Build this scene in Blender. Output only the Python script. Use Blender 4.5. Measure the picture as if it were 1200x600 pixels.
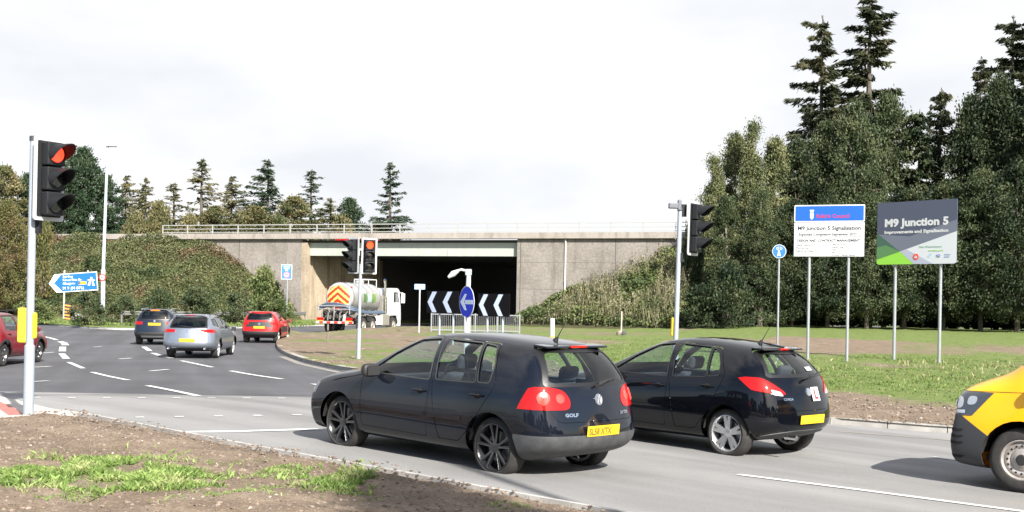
import bpy, bmesh, math, random
import numpy as np
from mathutils import Vector, Matrix
R = math.radians
sc = bpy.context.scene
for o in list(bpy.data.objects): bpy.data.objects.remove(o)
col = sc.collection
# ------------------------------------------------------------------ camera, sky, sun, exposure
F, YH, H, ROLL = 1450.0, 358.0, 1.87, R(1.0)
cam_d = bpy.data.cameras.new('camera'); cam = bpy.data.objects.new('camera', cam_d); col.objects.link(cam)
cam_d.sensor_width = 36; cam_d.lens = 36*F/1200; cam_d.shift_y = (YH-300)/1200
cam_d.clip_start = .1; cam_d.clip_end = 6000
cam.matrix_world = Matrix.Translation((0, 0, H)) @ Matrix.Rotation(R(90), 4, 'X') @ Matrix.Rotation(ROLL, 4, 'Z')
sc.camera = cam
sc.render.engine = 'CYCLES'
sc.render.resolution_x, sc.render.resolution_y = 1024, 512
sc.view_settings.view_transform = 'Standard'; sc.view_settings.look = 'None'
sc.view_settings.exposure = 1.22; sc.view_settings.gamma = 1
SUN_AZ, SUN_EL = R(154), R(35)          # azimuth clockwise from +Y
w = bpy.data.worlds.new('World'); sc.world = w; w.use_nodes = True
nt = w.node_tree; nt.nodes.clear()
def wn(t, **k):
    n = nt.nodes.new(t)
    for a, b in k.items(): setattr(n, a, b)
    return n
sky = wn('ShaderNodeTexSky', sky_type='NISHITA', sun_disc=False, sun_elevation=SUN_EL, sun_rotation=SUN_AZ, air_density=1.0, dust_density=1.5)
tc = wn('ShaderNodeTexCoord'); sep = wn('ShaderNodeSeparateXYZ'); nt.links.new(tc.outputs['Generated'], sep.inputs[0])
mp = wn('ShaderNodeMapping'); mp.inputs['Scale'].default_value = (1, 1, 2.6); nt.links.new(tc.outputs['Generated'], mp.inputs[0])
nz = wn('ShaderNodeTexNoise'); nz.inputs['Scale'].default_value = 2.2; nz.inputs['Detail'].default_value = 8; nz.inputs['Roughness'].default_value = .55
nt.links.new(mp.outputs[0], nz.inputs['Vector'])
m1 = wn('ShaderNodeMath', operation='MULTIPLY_ADD'); nt.links.new(sep.outputs['Y'], m1.inputs[0]); m1.inputs[1].default_value = .75; nt.links.new(nz.outputs['Fac'], m1.inputs[2])
cr = wn('ShaderNodeValToRGB'); cr.color_ramp.elements[0].position = .42; cr.color_ramp.elements[1].position = .70
nt.links.new(m1.outputs[0], cr.inputs[0])
nz2 = wn('ShaderNodeTexNoise'); nz2.inputs['Scale'].default_value = 3.1; nz2.inputs['Detail'].default_value = 6; nt.links.new(mp.outputs[0], nz2.inputs['Vector'])
cc = wn('ShaderNodeValToRGB'); cc.color_ramp.elements[0].position = .36; cc.color_ramp.elements[0].color = (4.45, 4.6, 4.85, 1)
cc.color_ramp.elements[1].position = .60; cc.color_ramp.elements[1].color = (5.7, 5.72, 5.78, 1)
nt.links.new(nz2.outputs['Fac'], cc.inputs[0])
mx = wn('ShaderNodeMix', data_type='RGBA'); nt.links.new(cr.outputs[0], mx.inputs[0]); nt.links.new(sky.outputs[0], mx.inputs[6]); nt.links.new(cc.outputs[0], mx.inputs[7])
bg = wn('ShaderNodeBackground'); bg.inputs['Strength'].default_value = .085; nt.links.new(mx.outputs[2], bg.inputs[0])
ow = wn('ShaderNodeOutputWorld'); nt.links.new(bg.outputs[0], ow.inputs[0])
sl = bpy.data.lights.new('sun', 'SUN'); sl.energy = 5.0; sl.angle = R(.55); sl.color = (1, .955, .88)
so = bpy.data.objects.new('sun', sl); col.objects.link(so)
sdir = Vector((math.sin(SUN_AZ)*math.cos(SUN_EL), math.cos(SUN_AZ)*math.cos(SUN_EL), math.sin(SUN_EL)))
so.rotation_euler = sdir.to_track_quat('Z', 'Y').to_euler(); so.location = (20, -20, 40)

# ------------------------------------------------------------------ ground height and pixel -> ground
def sst(a, b, x):
    t = min(1, max(0, (x-a)/(b-a))); return t*t*(3-2*t)
def gz(x, y):
    near = min(.2, max(-.1, .108-.028*(x+.5)))
    t = sst(19, 34, y)
    return near*(1-t)-.1*t
def unroll(px, py):
    a, b = px-600, py-YH
    return a*math.cos(ROLL)+b*math.sin(ROLL), -a*math.sin(ROLL)+b*math.cos(ROLL)
def at(px, py, z=None):
    u, v = unroll(px, py); zz = z or 0
    for _ in range(12):
        Y = F*(H-zz)/v; X = u*Y/F
        if z is not None: break
        zz = .5*zz+.5*gz(X, Y)
    return Vector((X, Y, zz))
def atY(px, py, Y):
    u, v = unroll(px, py); return Vector((u*Y/F, Y, H-v*Y/F))

# ------------------------------------------------------------------ materials
MATS = {}
def mat(name, c=(.5,.5,.5), rough=.6, metal=0., coat=0., var=0., vscale=5., c2=None, bump=0., bscale=30., emit=None, estr=1., island=0., spec=.5, detail=4, w4=.5):
    if name in MATS: return MATS[name]
    m = bpy.data.materials.new(name); m.use_nodes = True; n = m.node_tree; b = n.nodes['Principled BSDF']
    b.inputs['Roughness'].default_value = rough; b.inputs['Metallic'].default_value = metal
    b.inputs['Coat Weight'].default_value = coat; b.inputs['Coat Roughness'].default_value = .04
    b.inputs['Specular IOR Level'].default_value = spec
    b.inputs['Base Color'].default_value = (*c, 1)
    if var or c2 or bump:
        t = n.nodes.new('ShaderNodeTexCoord')
    last = None
    if var or c2:
        z = n.nodes.new('ShaderNodeTexNoise'); z.inputs['Scale'].default_value = vscale; z.inputs['Detail'].default_value = detail
        n.links.new(t.outputs['Object'], z.inputs['Vector'])
        r = n.nodes.new('ShaderNodeValToRGB'); n.links.new(z.outputs['Fac'], r.inputs[0])
        r.color_ramp.elements[0].position = w4-.18; r.color_ramp.elements[1].position = w4+.18
        d = c2 if c2 else tuple(min(1, k*(1+var)) for k in c); a = c if c2 else tuple(k*(1-var) for k in c)
        r.color_ramp.elements[0].color = (*a, 1); r.color_ramp.elements[1].color = (*d, 1)
        n.links.new(r.outputs[0], b.inputs['Base Color']); last = r.outputs[0]
    if island:
        g = n.nodes.new('ShaderNodeNewGeometry'); hs = n.nodes.new('ShaderNodeHueSaturation')
        mr = n.nodes.new('ShaderNodeMapRange'); mr.inputs['To Min'].default_value = 1-island; mr.inputs['To Max'].default_value = 1+island
        n.links.new(g.outputs['Random Per Island'], mr.inputs['Value']); n.links.new(mr.outputs[0], hs.inputs['Value'])
        if last: n.links.new(last, hs.inputs['Color'])
        else: hs.inputs['Color'].default_value = (*c, 1)
        n.links.new(hs.outputs[0], b.inputs['Base Color'])
    if bump:
        z2 = n.nodes.new('ShaderNodeTexNoise'); z2.inputs['Scale'].default_value = bscale; z2.inputs['Detail'].default_value = 5
        n.links.new(t.outputs['Object'], z2.inputs['Vector'])
        bp = n.nodes.new('ShaderNodeBump'); bp.inputs['Strength'].default_value = bump; bp.inputs['Distance'].default_value = .02
        n.links.new(z2.outputs['Fac'], bp.inputs['Height']); n.links.new(bp.outputs[0], b.inputs['Normal'])
    if emit:
        b.inputs['Emission Color'].default_value = (*emit, 1); b.inputs['Emission Strength'].default_value = estr
    MATS[name] = m; return m
def glassmat(name, tint=(.5,.58,.56), rough=.02):
    if name in MATS: return MATS[name]
    m = bpy.data.materials.new(name); m.use_nodes = True; n = m.node_tree; n.nodes.clear()
    o = n.nodes.new('ShaderNodeOutputMaterial'); tr = n.nodes.new('ShaderNodeBsdfTransparent'); tr.inputs[0].default_value = (*tint, 1)
    gl = n.nodes.new('ShaderNodeBsdfGlossy'); gl.inputs['Roughness'].default_value = rough
    ge = n.nodes.new('ShaderNodeNewGeometry'); vd = n.nodes.new('ShaderNodeVectorMath'); vd.operation = 'DOT_PRODUCT'; n.links.new(ge.outputs['Incoming'], vd.inputs[0]); n.links.new(ge.outputs['Normal'], vd.inputs[1])
    def mt(op, a, b=None):
        q = n.nodes.new('ShaderNodeMath'); q.operation = op
        for i, v in enumerate((a, b)):
            if v is None: continue
            if isinstance(v, (int, float)): q.inputs[i].default_value = v
            else: n.links.new(v, q.inputs[i])
        return q.outputs[0]
    fo = mt('ADD', mt('MULTIPLY', mt('POWER', mt('SUBTRACT', 1.0, mt('ABSOLUTE', vd.outputs['Value'])), 4.0), .80), .07)
    mi = n.nodes.new('ShaderNodeMixShader'); n.links.new(fo, mi.inputs[0]); n.links.new(tr.outputs[0], mi.inputs[1]); n.links.new(gl.outputs[0], mi.inputs[2])
    n.links.new(mi.outputs[0], o.inputs[0]); MATS[name] = m; return m

# ------------------------------------------------------------------ object helpers
def thing(name, label, cat, loc=(0,0,0), rz=0, group=None):
    o = bpy.data.objects.new(name, None); col.objects.link(o); o.empty_display_size = .2
    o.location = loc; o.rotation_euler = (0, 0, rz); tag(o, label, cat, group); return o
def tag(o, label=None, cat=None, group=None, kind=None):
    if label: o['label'] = label
    if cat: o['category'] = cat
    if group: o['group'] = group
    if kind: o['kind'] = kind
    return o
def link_mesh(name, me, mats=(), parent=None, smooth=False):
    if not isinstance(mats, (list, tuple)): mats = [mats]
    for m in mats: me.materials.append(m)
    if smooth: me.polygons.foreach_set('use_smooth', [True]*len(me.polygons))
    o = bpy.data.objects.new(name, me); col.objects.link(o)
    if parent: o.parent = parent
    return o
def bm_obj(name, bm, mats, parent=None, smooth=False, loc=None, rot=None):
    me = bpy.data.meshes.new(name); bm.to_mesh(me); bm.free()
    o = link_mesh(name, me, mats, parent, smooth)
    if loc is not None: o.location = loc
    if rot is not None: o.rotation_euler = rot
    return o
def bevel_mod(o, wd=.01, seg=2):
    m = o.modifiers.new('bevel', 'BEVEL'); m.width = wd; m.segments = seg; m.limit_method = 'ANGLE'; m.angle_limit = R(40); return o
def kids(o): return [c for c in bpy.data.objects if c.parent == o]
def copy_tree(o, parent=None):
    c = o.copy(); col.objects.link(c)
    if parent: c.parent = parent; c.matrix_parent_inverse = o.matrix_parent_inverse
    for ch in kids(o): copy_tree(ch, c)
    return c
class MB:
    """collects shapes into one mesh"""
    def __init__(s, mx=None): s.v = []; s.f = []; s.mi = []; s.m = 0; s.mx = mx or Matrix.Identity(4)
    def add(s, vs, fs):
        n = len(s.v); s.v += [s.mx @ Vector(v) for v in vs]; s.f += [[i+n for i in f] for f in fs]; s.mi += [s.m]*len(fs); return s
    def box(s, a, b, M=None):
        x0,y0,z0 = a; x1,y1,z1 = b
        vs = [(x0,y0,z0),(x1,y0,z0),(x1,y1,z0),(x0,y1,z0),(x0,y0,z1),(x1,y0,z1),(x1,y1,z1),(x0,y1,z1)]
        if M is not None: vs = [M @ Vector(v) for v in vs]
        return s.add(vs, [(0,3,2,1),(4,5,6,7),(0,1,5,4),(1,2,6,5),(2,3,7,6),(3,0,4,7)])
    def tube(s, pts, r, n=10, cap=True):
        pts = [Vector(p) for p in pts]; rs = r if isinstance(r, (list, tuple)) else [r]*len(pts)
        vs = []; fs = []; up = None
        for i, p in enumerate(pts):
            d = (pts[min(i+1, len(pts)-1)]-pts[max(i-1, 0)]).normalized()
            if up is None: up = d.orthogonal().normalized()
            else: up = (up-d*up.dot(d)).normalized()
            sd = d.cross(up)
            for k in range(n):
                a = 2*math.pi*k/n; vs.append(p+(up*math.cos(a)+sd*math.sin(a))*rs[i])
        for i in range(len(pts)-1):
            for k in range(n):
                a = i*n+k; b = i*n+(k+1)%n; fs.append((a, b, b+n, a+n))
        if cap: fs.append(tuple(range(n-1, -1, -1))); fs.append(tuple(range(len(vs)-n, len(vs))))
        return s.add(vs, fs)
    def prism(s, poly, d0, d1, M=None):
        """poly in local xz plane, extruded along y d0..d1"""
        n = len(poly); vs = [(x, d0, z) for x, z in poly]+[(x, d1, z) for x, z in poly]
        if M is not None: vs = [M @ Vector(v) for v in vs]
        fs = [tuple(range(n)), tuple(range(2*n-1, n-1, -1))]+[(i, i+n, (i+1) % n+n, (i+1) % n) for i in range(n)]
        return s.add(vs, fs)
    def lathe(s, prof, n=24, M=None, a0=0, a1=2*math.pi):
        """prof (r, y) about the y axis"""
        full = abs(a1-a0-2*math.pi) < 1e-6; m = n if full else n+1; vs = []; fs = []
        for k in range(m):
            a = a0+(a1-a0)*k/n
            vs += [(r*math.cos(a), y, r*math.sin(a)) for r, y in prof]
        if M is not None: vs = [M @ Vector(v) for v in vs]
        p = len(prof)
        for k in range(n):
            k2 = (k+1) % m
            for j in range(p-1): fs.append((k*p+j, k*p+j+1, k2*p+j+1, k2*p+j))
        return s.add(vs, fs)
    def build(s, name, mats, parent=None, smooth=False, fix=True):
        me = bpy.data.meshes.new(name); me.from_pydata([tuple(v) for v in s.v], [], s.f)
        me.polygons.foreach_set('material_index', s.mi)
        if fix:
            bm = bmesh.new(); bm.from_mesh(me); bmesh.ops.recalc_face_normals(bm, faces=bm.faces); bm.to_mesh(me); bm.free()
        o = link_mesh(name, me, mats, parent)
        if smooth:
            me.polygons.foreach_set('use_smooth', [True]*len(me.polygons))
            if hasattr(me, 'set_sharp_from_angle'): me.set_sharp_from_angle(angle=R(38))
        return o
def quads(name, V, mats, parent=None, attr=None):
    """V: (N,4,3) numpy -> one mesh of separate quads"""
    N = len(V); me = bpy.data.meshes.new(name)
    me.vertices.add(N*4); me.vertices.foreach_set('co', V.reshape(-1).astype(np.float32))
    me.loops.add(N*4); me.loops.foreach_set('vertex_index', np.arange(N*4, dtype=np.int32))
    me.polygons.add(N); me.polygons.foreach_set('loop_start', np.arange(0, N*4, 4, dtype=np.int32))
    me.polygons.foreach_set('loop_total', np.full(N, 4, np.int32)); me.update()
    return link_mesh(name, me, mats, parent)
def unit(a): return a/np.maximum(1e-9, np.linalg.norm(a, axis=-1, keepdims=True))
def rhomb(P, D, ln, wd, rng):
    """rhombic leaves at P along D"""
    N = len(P); D = unit(D); S = unit(np.cross(D, rng.normal(size=(N, 3))))
    l = (np.asarray(ln)*np.ones(N))[:, None]*.5; wv = (np.asarray(wd)*np.ones(N))[:, None]*.5
    return np.stack([P-D*l, P+S*wv, P+D*l, P-S*wv], 1)
def grid_mesh(name, xs, ys, zf, mats, parent=None, keep=None, smooth=True, attrs=None):
    xs = list(xs); ys = list(ys); nx = len(xs); vs = []; vals = []
    for y in ys:
        for x in xs: vs.append((x, y, zf(x, y)))
    fs = []
    for j in range(len(ys)-1):
        for i in range(nx-1):
            if keep and not keep((xs[i]+xs[i+1])/2, (ys[j]+ys[j+1])/2): continue
            a = j*nx+i; fs.append((a, a+1, a+1+nx, a+nx))
    me = bpy.data.meshes.new(name); me.from_pydata(vs, [], fs)
    if attrs:
        for an, fn in attrs.items():
            at_ = me.attributes.new(an, 'FLOAT', 'POINT'); at_.data.foreach_set('value', [fn(v[0], v[1]) for v in vs])
    return link_mesh(name, me, mats, parent, smooth)
def inpoly(x, y, P):
    c = False; n = len(P)
    for i in range(n):
        x1, y1 = P[i][0], P[i][1]; x2, y2 = P[(i+1) % n][0], P[(i+1) % n][1]
        if (y1 > y) != (y2 > y) and x < (x2-x1)*(y-y1)/(y2-y1)+x1: c = not c
    return c
def text(s, size, m, parent, loc, rot=(R(90),0,0), align='LEFT', name='lettering', bold=0., sx=1., depth=.0015):
    cu = bpy.data.curves.new('t', 'FONT'); cu.body = s; cu.size = size; cu.align_x = align; cu.extrude = depth; cu.offset = bold; cu.resolution_u = 2
    t = bpy.data.objects.new('t', cu); col.objects.link(t)
    dg = bpy.context.evaluated_depsgraph_get(); me = bpy.data.meshes.new_from_object(t.evaluated_get(dg))
    bpy.data.objects.remove(t); me.materials.clear()
    o = link_mesh(name, me, m, parent); o.location = loc; o.rotation_euler = rot; o.scale = (sx, 1, 1); return o
def interp(keys, x):
    ks = sorted(keys)
    if x <= ks[0][0]: return ks[0][1]
    for (a, b), (c, d) in zip(ks, ks[1:]):
        if x <= c: return b+(d-b)*(x-a)/(c-a)
    return ks[-1][1]
# ================================================================== setting: ground, roads, kerbs
rise = lambda x, y: sst(45, 85, y)*(.3+.4*sst(5, 16, x))
isl = lambda x, y: gz(x, y)+.11+rise(x, y)
def atf(px, py, zf):
    z = 0
    for _ in range(14): p = at(px, py, z); z = .5*z+.5*zf(p.x, p.y)
    p.z = zf(p.x, p.y); return p
def ground_mat(name, cols, sc1, sc2, bump=.5, bs=40, rough=.95, attr=None, cols2=None, w=.16, streak=None, along=None):
    """two noises between three colours; with attr a second colour set is mixed in by the mesh attribute"""
    m = bpy.data.materials.new(name); m.use_nodes = True; n = m.node_tree; b = n.nodes['Principled BSDF']; b.inputs['Roughness'].default_value = rough; b.inputs['Specular IOR Level'].default_value = .25
    t = n.nodes.new('ShaderNodeTexCoord')
    def ramp(cs, s, det=6):
        z = n.nodes.new('ShaderNodeTexNoise'); z.inputs['Scale'].default_value = s; z.inputs['Detail'].default_value = det; z.inputs['Roughness'].default_value = .62
        n.links.new(t.outputs['Object'], z.inputs['Vector']); r = n.nodes.new('ShaderNodeValToRGB'); n.links.new(z.outputs['Fac'], r.inputs[0])
        k = len(cs); r.color_ramp.elements[0].position = .5-w; r.color_ramp.elements[1].position = .5+w
        r.color_ramp.elements[0].color = (*cs[0], 1); r.color_ramp.elements[1].color = (*cs[-1], 1)
        for i in range(1, k-1): e = r.color_ramp.elements.new(.5-w+2*w*i/(k-1)); e.color = (*cs[i], 1)
        return r.outputs[0]
    def mixc(a, c, f):
        x = n.nodes.new('ShaderNodeMix'); x.data_type = 'RGBA'
        if isinstance(f, float): x.inputs[0].default_value = f
        else: n.links.new(f, x.inputs[0])
        n.links.new(a, x.inputs[6]); n.links.new(c, x.inputs[7]); return x.outputs[2]
    c = mixc(ramp(cols, sc1), ramp(cols, sc2), .5)
    if along:
        mp = n.nodes.new('ShaderNodeMapping'); mp.inputs['Rotation'].default_value = (0, 0, R(along)); n.links.new(t.outputs['Object'], mp.inputs[0])
        mp2 = n.nodes.new('ShaderNodeMapping'); mp2.inputs['Scale'].default_value = (.05, 1.0, 1.0); n.links.new(mp.outputs[0], mp2.inputs[0])
        z = n.nodes.new('ShaderNodeTexNoise'); z.inputs['Scale'].default_value = 1.1; z.inputs['Detail'].default_value = 5; n.links.new(mp2.outputs[0], z.inputs['Vector'])
        mr = n.nodes.new('ShaderNodeMapRange'); mr.inputs['From Min'].default_value = .35; mr.inputs['From Max'].default_value = .68; mr.inputs['To Min'].default_value = .80; mr.inputs['To Max'].default_value = 1.12; n.links.new(z.outputs['Fac'], mr.inputs['Value'])
        hs = n.nodes.new('ShaderNodeHueSaturation'); n.links.new(mr.outputs[0], hs.inputs['Value']); n.links.new(c, hs.inputs['Color']); c = hs.outputs[0]
    if streak:
        mp = n.nodes.new('ShaderNodeMapping'); mp.inputs['Scale'].default_value = (1.1, 1.1, .22); n.links.new(t.outputs['Object'], mp.inputs[0])
        z = n.nodes.new('ShaderNodeTexNoise'); z.inputs['Scale'].default_value = 1.6; z.inputs['Detail'].default_value = 9; n.links.new(mp.outputs[0], z.inputs['Vector'])
        mr = n.nodes.new('ShaderNodeMapRange'); mr.inputs['From Min'].default_value = .52; mr.inputs['From Max'].default_value = .74; mr.inputs['To Max'].default_value = .55; n.links.new(z.outputs['Fac'], mr.inputs['Value'])
        rgb = n.nodes.new('ShaderNodeRGB'); rgb.outputs[0].default_value = (*streak, 1); c = mixc(c, rgb.outputs[0], mr.outputs[0])
    if attr:
        c2 = mixc(ramp(cols2, sc1*1.3), ramp(cols2, sc2), .5); at_ = n.nodes.new('ShaderNodeAttribute'); at_.attribute_name = attr
        z = n.nodes.new('ShaderNodeTexNoise'); z.inputs['Scale'].default_value = 5; z.inputs['Detail'].default_value = 6; n.links.new(t.outputs['Object'], z.inputs['Vector'])
        a1 = n.nodes.new('ShaderNodeMath'); a1.operation = 'ADD'; n.links.new(at_.outputs['Fac'], a1.inputs[0]); n.links.new(z.outputs['Fac'], a1.inputs[1])
        mr = n.nodes.new('ShaderNodeMapRange'); mr.inputs['From Min'].default_value = .88; mr.inputs['From Max'].default_value = 1.12; n.links.new(a1.outputs[0], mr.inputs['Value'])
        c = mixc(c, c2, mr.outputs[0])
    n.links.new(c, b.inputs['Base Color'])
    z2 = n.nodes.new('ShaderNodeTexNoise'); z2.inputs['Scale'].default_value = bs; z2.inputs['Detail'].default_value = 6; n.links.new(t.outputs['Object'], z2.inputs['Vector'])
    bp = n.nodes.new('ShaderNodeBump'); bp.inputs['Strength'].default_value = bump; bp.inputs['Distance'].default_value = .03; n.links.new(z2.outputs['Fac'], bp.inputs['Height']); n.links.new(bp.outputs[0], b.inputs['Normal'])
    MATS[name] = m; return m
SOIL = [(.105,.076,.052),(.185,.138,.098),(.30,.238,.178)]
GRS = [(.06,.10,.022),(.12,.17,.04),(.22,.22,.09)]
soil_m = ground_mat('soil', SOIL, 2.2, 30, .9, 55, attr='grass', cols2=GRS)
grass_m = ground_mat('verge_grass', GRS, .8, 22, .8, 30)
asph_d = ground_mat('old_asphalt', [(.066,.066,.073),(.09,.09,.097),(.115,.115,.122)], .22, 55, .35, 120, .85, along=75)
asph_l = ground_mat('new_asphalt', [(.175,.173,.170),(.225,.222,.218),(.27,.266,.26)], .33, 50, .3, 140, .85, along=45)
kerb_m = mat('kerb_concrete', (.30,.29,.27), .85, var=.2, vscale=3, bump=.3)
paint_w = mat('road_paint', (.62,.62,.60), .7, c2=(.42,.42,.41), vscale=7, detail=8, w4=.62)
far_grass = mat('field_grass', (.05,.085,.02), .95, c2=(.09,.11,.04), vscale=.05)

def st(o): o['kind'] = 'structure'; return o
def lin(a, b, d):
    n = max(1, int(round((b-a)/d))); return [a+(b-a)*i/n for i in range(n+1)]
gx = [-3000,-1200,-500,-200,-100,-60]+lin(-40,-4,6)[1:]+[-3.786]+lin(-3,6.5,1.5)+[6.93]+lin(9,60,8)+[100,200,500,1200,3000]
gx = sorted(set(gx)); gy = sorted(set([-1000,-300,-100,-40]+lin(-20,19,6)+lin(20,34,1)+lin(40,200,20)+[400,1000,3000]))
st(grid_mesh('ground', gx, gy, lambda x, y: gz(x, y)-.05, far_grass))
YB = at(220, 463).y                      # where the new surface meets the old one
rx = sorted(set(lin(-90,-4,4)+[-3.786]+lin(-3,6.5,1)+[6.93]+lin(8,50,4))); ry = sorted(set([YB]+lin(19,34,.5)+lin(35,170,5)))
st(grid_mesh('roundabout_road', rx, [y for y in ry if y >= YB-3], lambda x, y: gz(x, y), asph_d))
ay = sorted(set(lin(-40,18,3)+lin(19,YB-.3,.5)+[YB]))
st(grid_mesh('approach_road', rx, ay, lambda x, y: gz(x, y)+.004, asph_l))
def resample(P, d):
    out = [Vector(P[0])]
    for a, b in zip(P, P[1:]):
        a = Vector(a); b = Vector(b); n = max(1, int((b-a).length/d))
        for k in range(1, n+1): out.append(a.lerp(b, k/n))
    return out
def smooth_line(P, it=2):
    P = [Vector(p) for p in P]
    for _ in range(it):
        Q = [P[0]]
        for a, b in zip(P, P[1:]): Q += [a.lerp(b, .25), a.lerp(b, .75)]
        P = Q+[P[-1]]
    return P
def sample_n(P, n):
    L = [0]
    for a, b in zip(P, P[1:]): L.append(L[-1]+(b-a).length)
    out = []
    for i in range(n):
        s = L[-1]*i/(n-1); j = 0
        while j < len(L)-2 and L[j+1] < s: j += 1
        t = (s-L[j])/max(1e-9, L[j+1]-L[j]); out.append(P[j].lerp(P[j+1], min(1, t)))
    return out
def ruled(name, A, B, nu, tv, zf, m, attrs=None, jit=0):
    A = sample_n(A, nu); B = sample_n(B, nu) if len(B) > 1 else B*nu; vs = []; fs = []
    for i in range(nu):
        for t in tv:
            p = A[i].lerp(B[i], t); vs.append((p.x, p.y, zf(p.x, p.y, t)))
    k = len(tv)
    for i in range(nu-1):
        for j in range(k-1): a = i*k+j; fs.append((a, a+1, a+k+1, a+k))
    me = bpy.data.meshes.new(name); me.from_pydata(vs, [], fs)
    bm = bmesh.new(); bm.from_mesh(me); bm.normal_update()
    if sum(f.normal.z for f in bm.faces) < 0: bmesh.ops.reverse_faces(bm, faces=bm.faces)
    bm.to_mesh(me); bm.free()
    if attrs:
        for an, fn in attrs.items(): x = me.attributes.new(an, 'FLOAT', 'POINT'); x.data.foreach_set('value', [fn(v[0], v[1]) for v in vs])
    return link_mesh(name, me, m, None, True)
def kerb(name, P, zf=gz, wd=.24, h=.115, m=None, side=1):
    """a run of kerb stones along P"""
    P = resample(P, .9); b = MB(); n = len(P); off = []
    for i in range(n):
        d = (P[min(i+1, n-1)]-P[max(i-1, 0)]).normalized(); off.append(Vector((-d.y, d.x, 0))*wd*side)
    for i in range(n-1):
        a, c = P[i], P[i+1]; g = (c-a)*.008; a = a+g; c2 = c-g; za, zc = zf(a.x, a.y), zf(c.x, c.y)
        o1, o2 = off[i], off[i+1]; e = .012
        vs = [(a.x,a.y,za-.1),(c2.x,c2.y,zc-.1),(c2.x+o2.x*.12,c2.y+o2.y*.12,zc+h),(a.x+o1.x*.12,a.y+o1.y*.12,za+h),
              (a.x+o1.x,a.y+o1.y,za-.1),(c2.x+o2.x,c2.y+o2.y,zc-.1),(c2.x+o2.x,c2.y+o2.y,zc+h),(a.x+o1.x,a.y+o1.y,za+h)]
        b.add(vs, [(0,1,2,3),(3,2,6,7),(5,4,7,6),(0,3,7,4),(1,5,6,2)])
    return st(b.build(name, m or kerb_m))
V2 = lambda p: Vector((p.x, p.y, 0))
# ---- island with the signs
A = [V2(at(*q)) for q in [(340,393.5),(330,397),(323.5,403),(324,409),(333,416),(352,423.5),(380,430),(412,436.5)]]+[V2(at(972,497)), V2(at(1110,508))]
d = (A[-1]-A[-2]).normalized(); A += [A[-1]+d*14, A[-1]+d*40]
A = smooth_line(A[:9], 2)+A[9:]
Bk = [A[0]]+[V2(at(*q)) for q in [(362,396.5),(387,395.5),(420,392.2),(480,389.8),(560,387.4)]]+[Vector((.2,100.1,0)), Vector((30,95,0)), Vector((75,88,0))]
A_isl, B_isl = A, Bk
AN = sample_n(A, 160)
def kdist(x, y):
    p = Vector((x, y, 0)); return min((p-q).length for q in AN)
from mathutils import noise as mn
def fbm(x, y, s, o=3): return mn.fractal(Vector((x*s, y*s, 3.7)), 1.0, 2.0, o)
def gmask(x, y):
    """0 bare soil .. 1 grass on the island"""
    dk = kdist(x, y); n = fbm(x, y, .22)*.8+fbm(x+40, y, .7)*.35
    n += fbm(x, y, .09)*.5; v = -.35
    if x > 1.5:
        v = -.42+.80*sst(4.6, 8.0, dk)
        back = 1-sst(49, 53, y-.15*x) if y < 66 else 0
        if x > 10 or y < 50: v = v*back-.35*(1-back)
        if y > 66: v = .35
    else:
        v = -.16+.15*sst(6, 14, dk)+(.3*sst(44, 60, y)*sst(-6, 0, x))
    if -1 < x <= 12 and y > 48: v = .30-.9*math.exp(-((y-63-.0*x)/1.6)**2)
    if 2 < x < 6 and dk < 4: v += .15
    return max(0, min(1, .5+v+n*.62))
tv = [0,.004,.012,.025,.04,.06,.08,.1,.125,.15,.18,.21,.25,.3,.35,.4,.46,.52,.58,.64,.7,.76,.82,.88,.94,1]
def ztop(x, y, t=0): return isl(x, y)+(fbm(x, y, .9)*.05+fbm(x, y, 3)*.02)*(0 if t < .003 else 1)
st(ruled('island_ground', [p+Vector((0,0,0)) for p in A], Bk, 260, tv, ztop, soil_m, {'grass': gmask}))
kerb('island_kerb', A, side=1)
kerb('island_kerb', Bk[:7], side=-1)
# ---- far side: kerb and verge
K = smooth_line([V2(at(*q)) for q in [(-330,366),(-120,372),(0,377),(42,380),(85,383.5),(120,386),(154,387)]]+[Vector((-20.2,86,0)),Vector((-17.6,96,0)),Vector((-15.5,106,0)),Vector((-4,128,0)),Vector((10,150,0))], 2)
kerb('roundabout_kerb', K, side=1, m=mat('pale_kerb', (.42,.41,.39), .8, var=.15, vscale=2))
Bv = [Vector((-90,112,0)), Vector((-60,104,0)), Vector((-36,98,0)), Vector((-28,100,0)), Vector((-24,104,0)), Vector((-18.5,107.4,0)), Vector((-5,132,0)), Vector((7,152,0))]
def vz(x, y, t): return gz(x, y)+.11+.32*sst(0, .5, t)+fbm(x, y, .5)*.05*(t > 0)
st(ruled('left_verge', K, Bv, 160, [0,.03,.08,.15,.25,.4,.6,.8,1], vz, grass_m))
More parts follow.
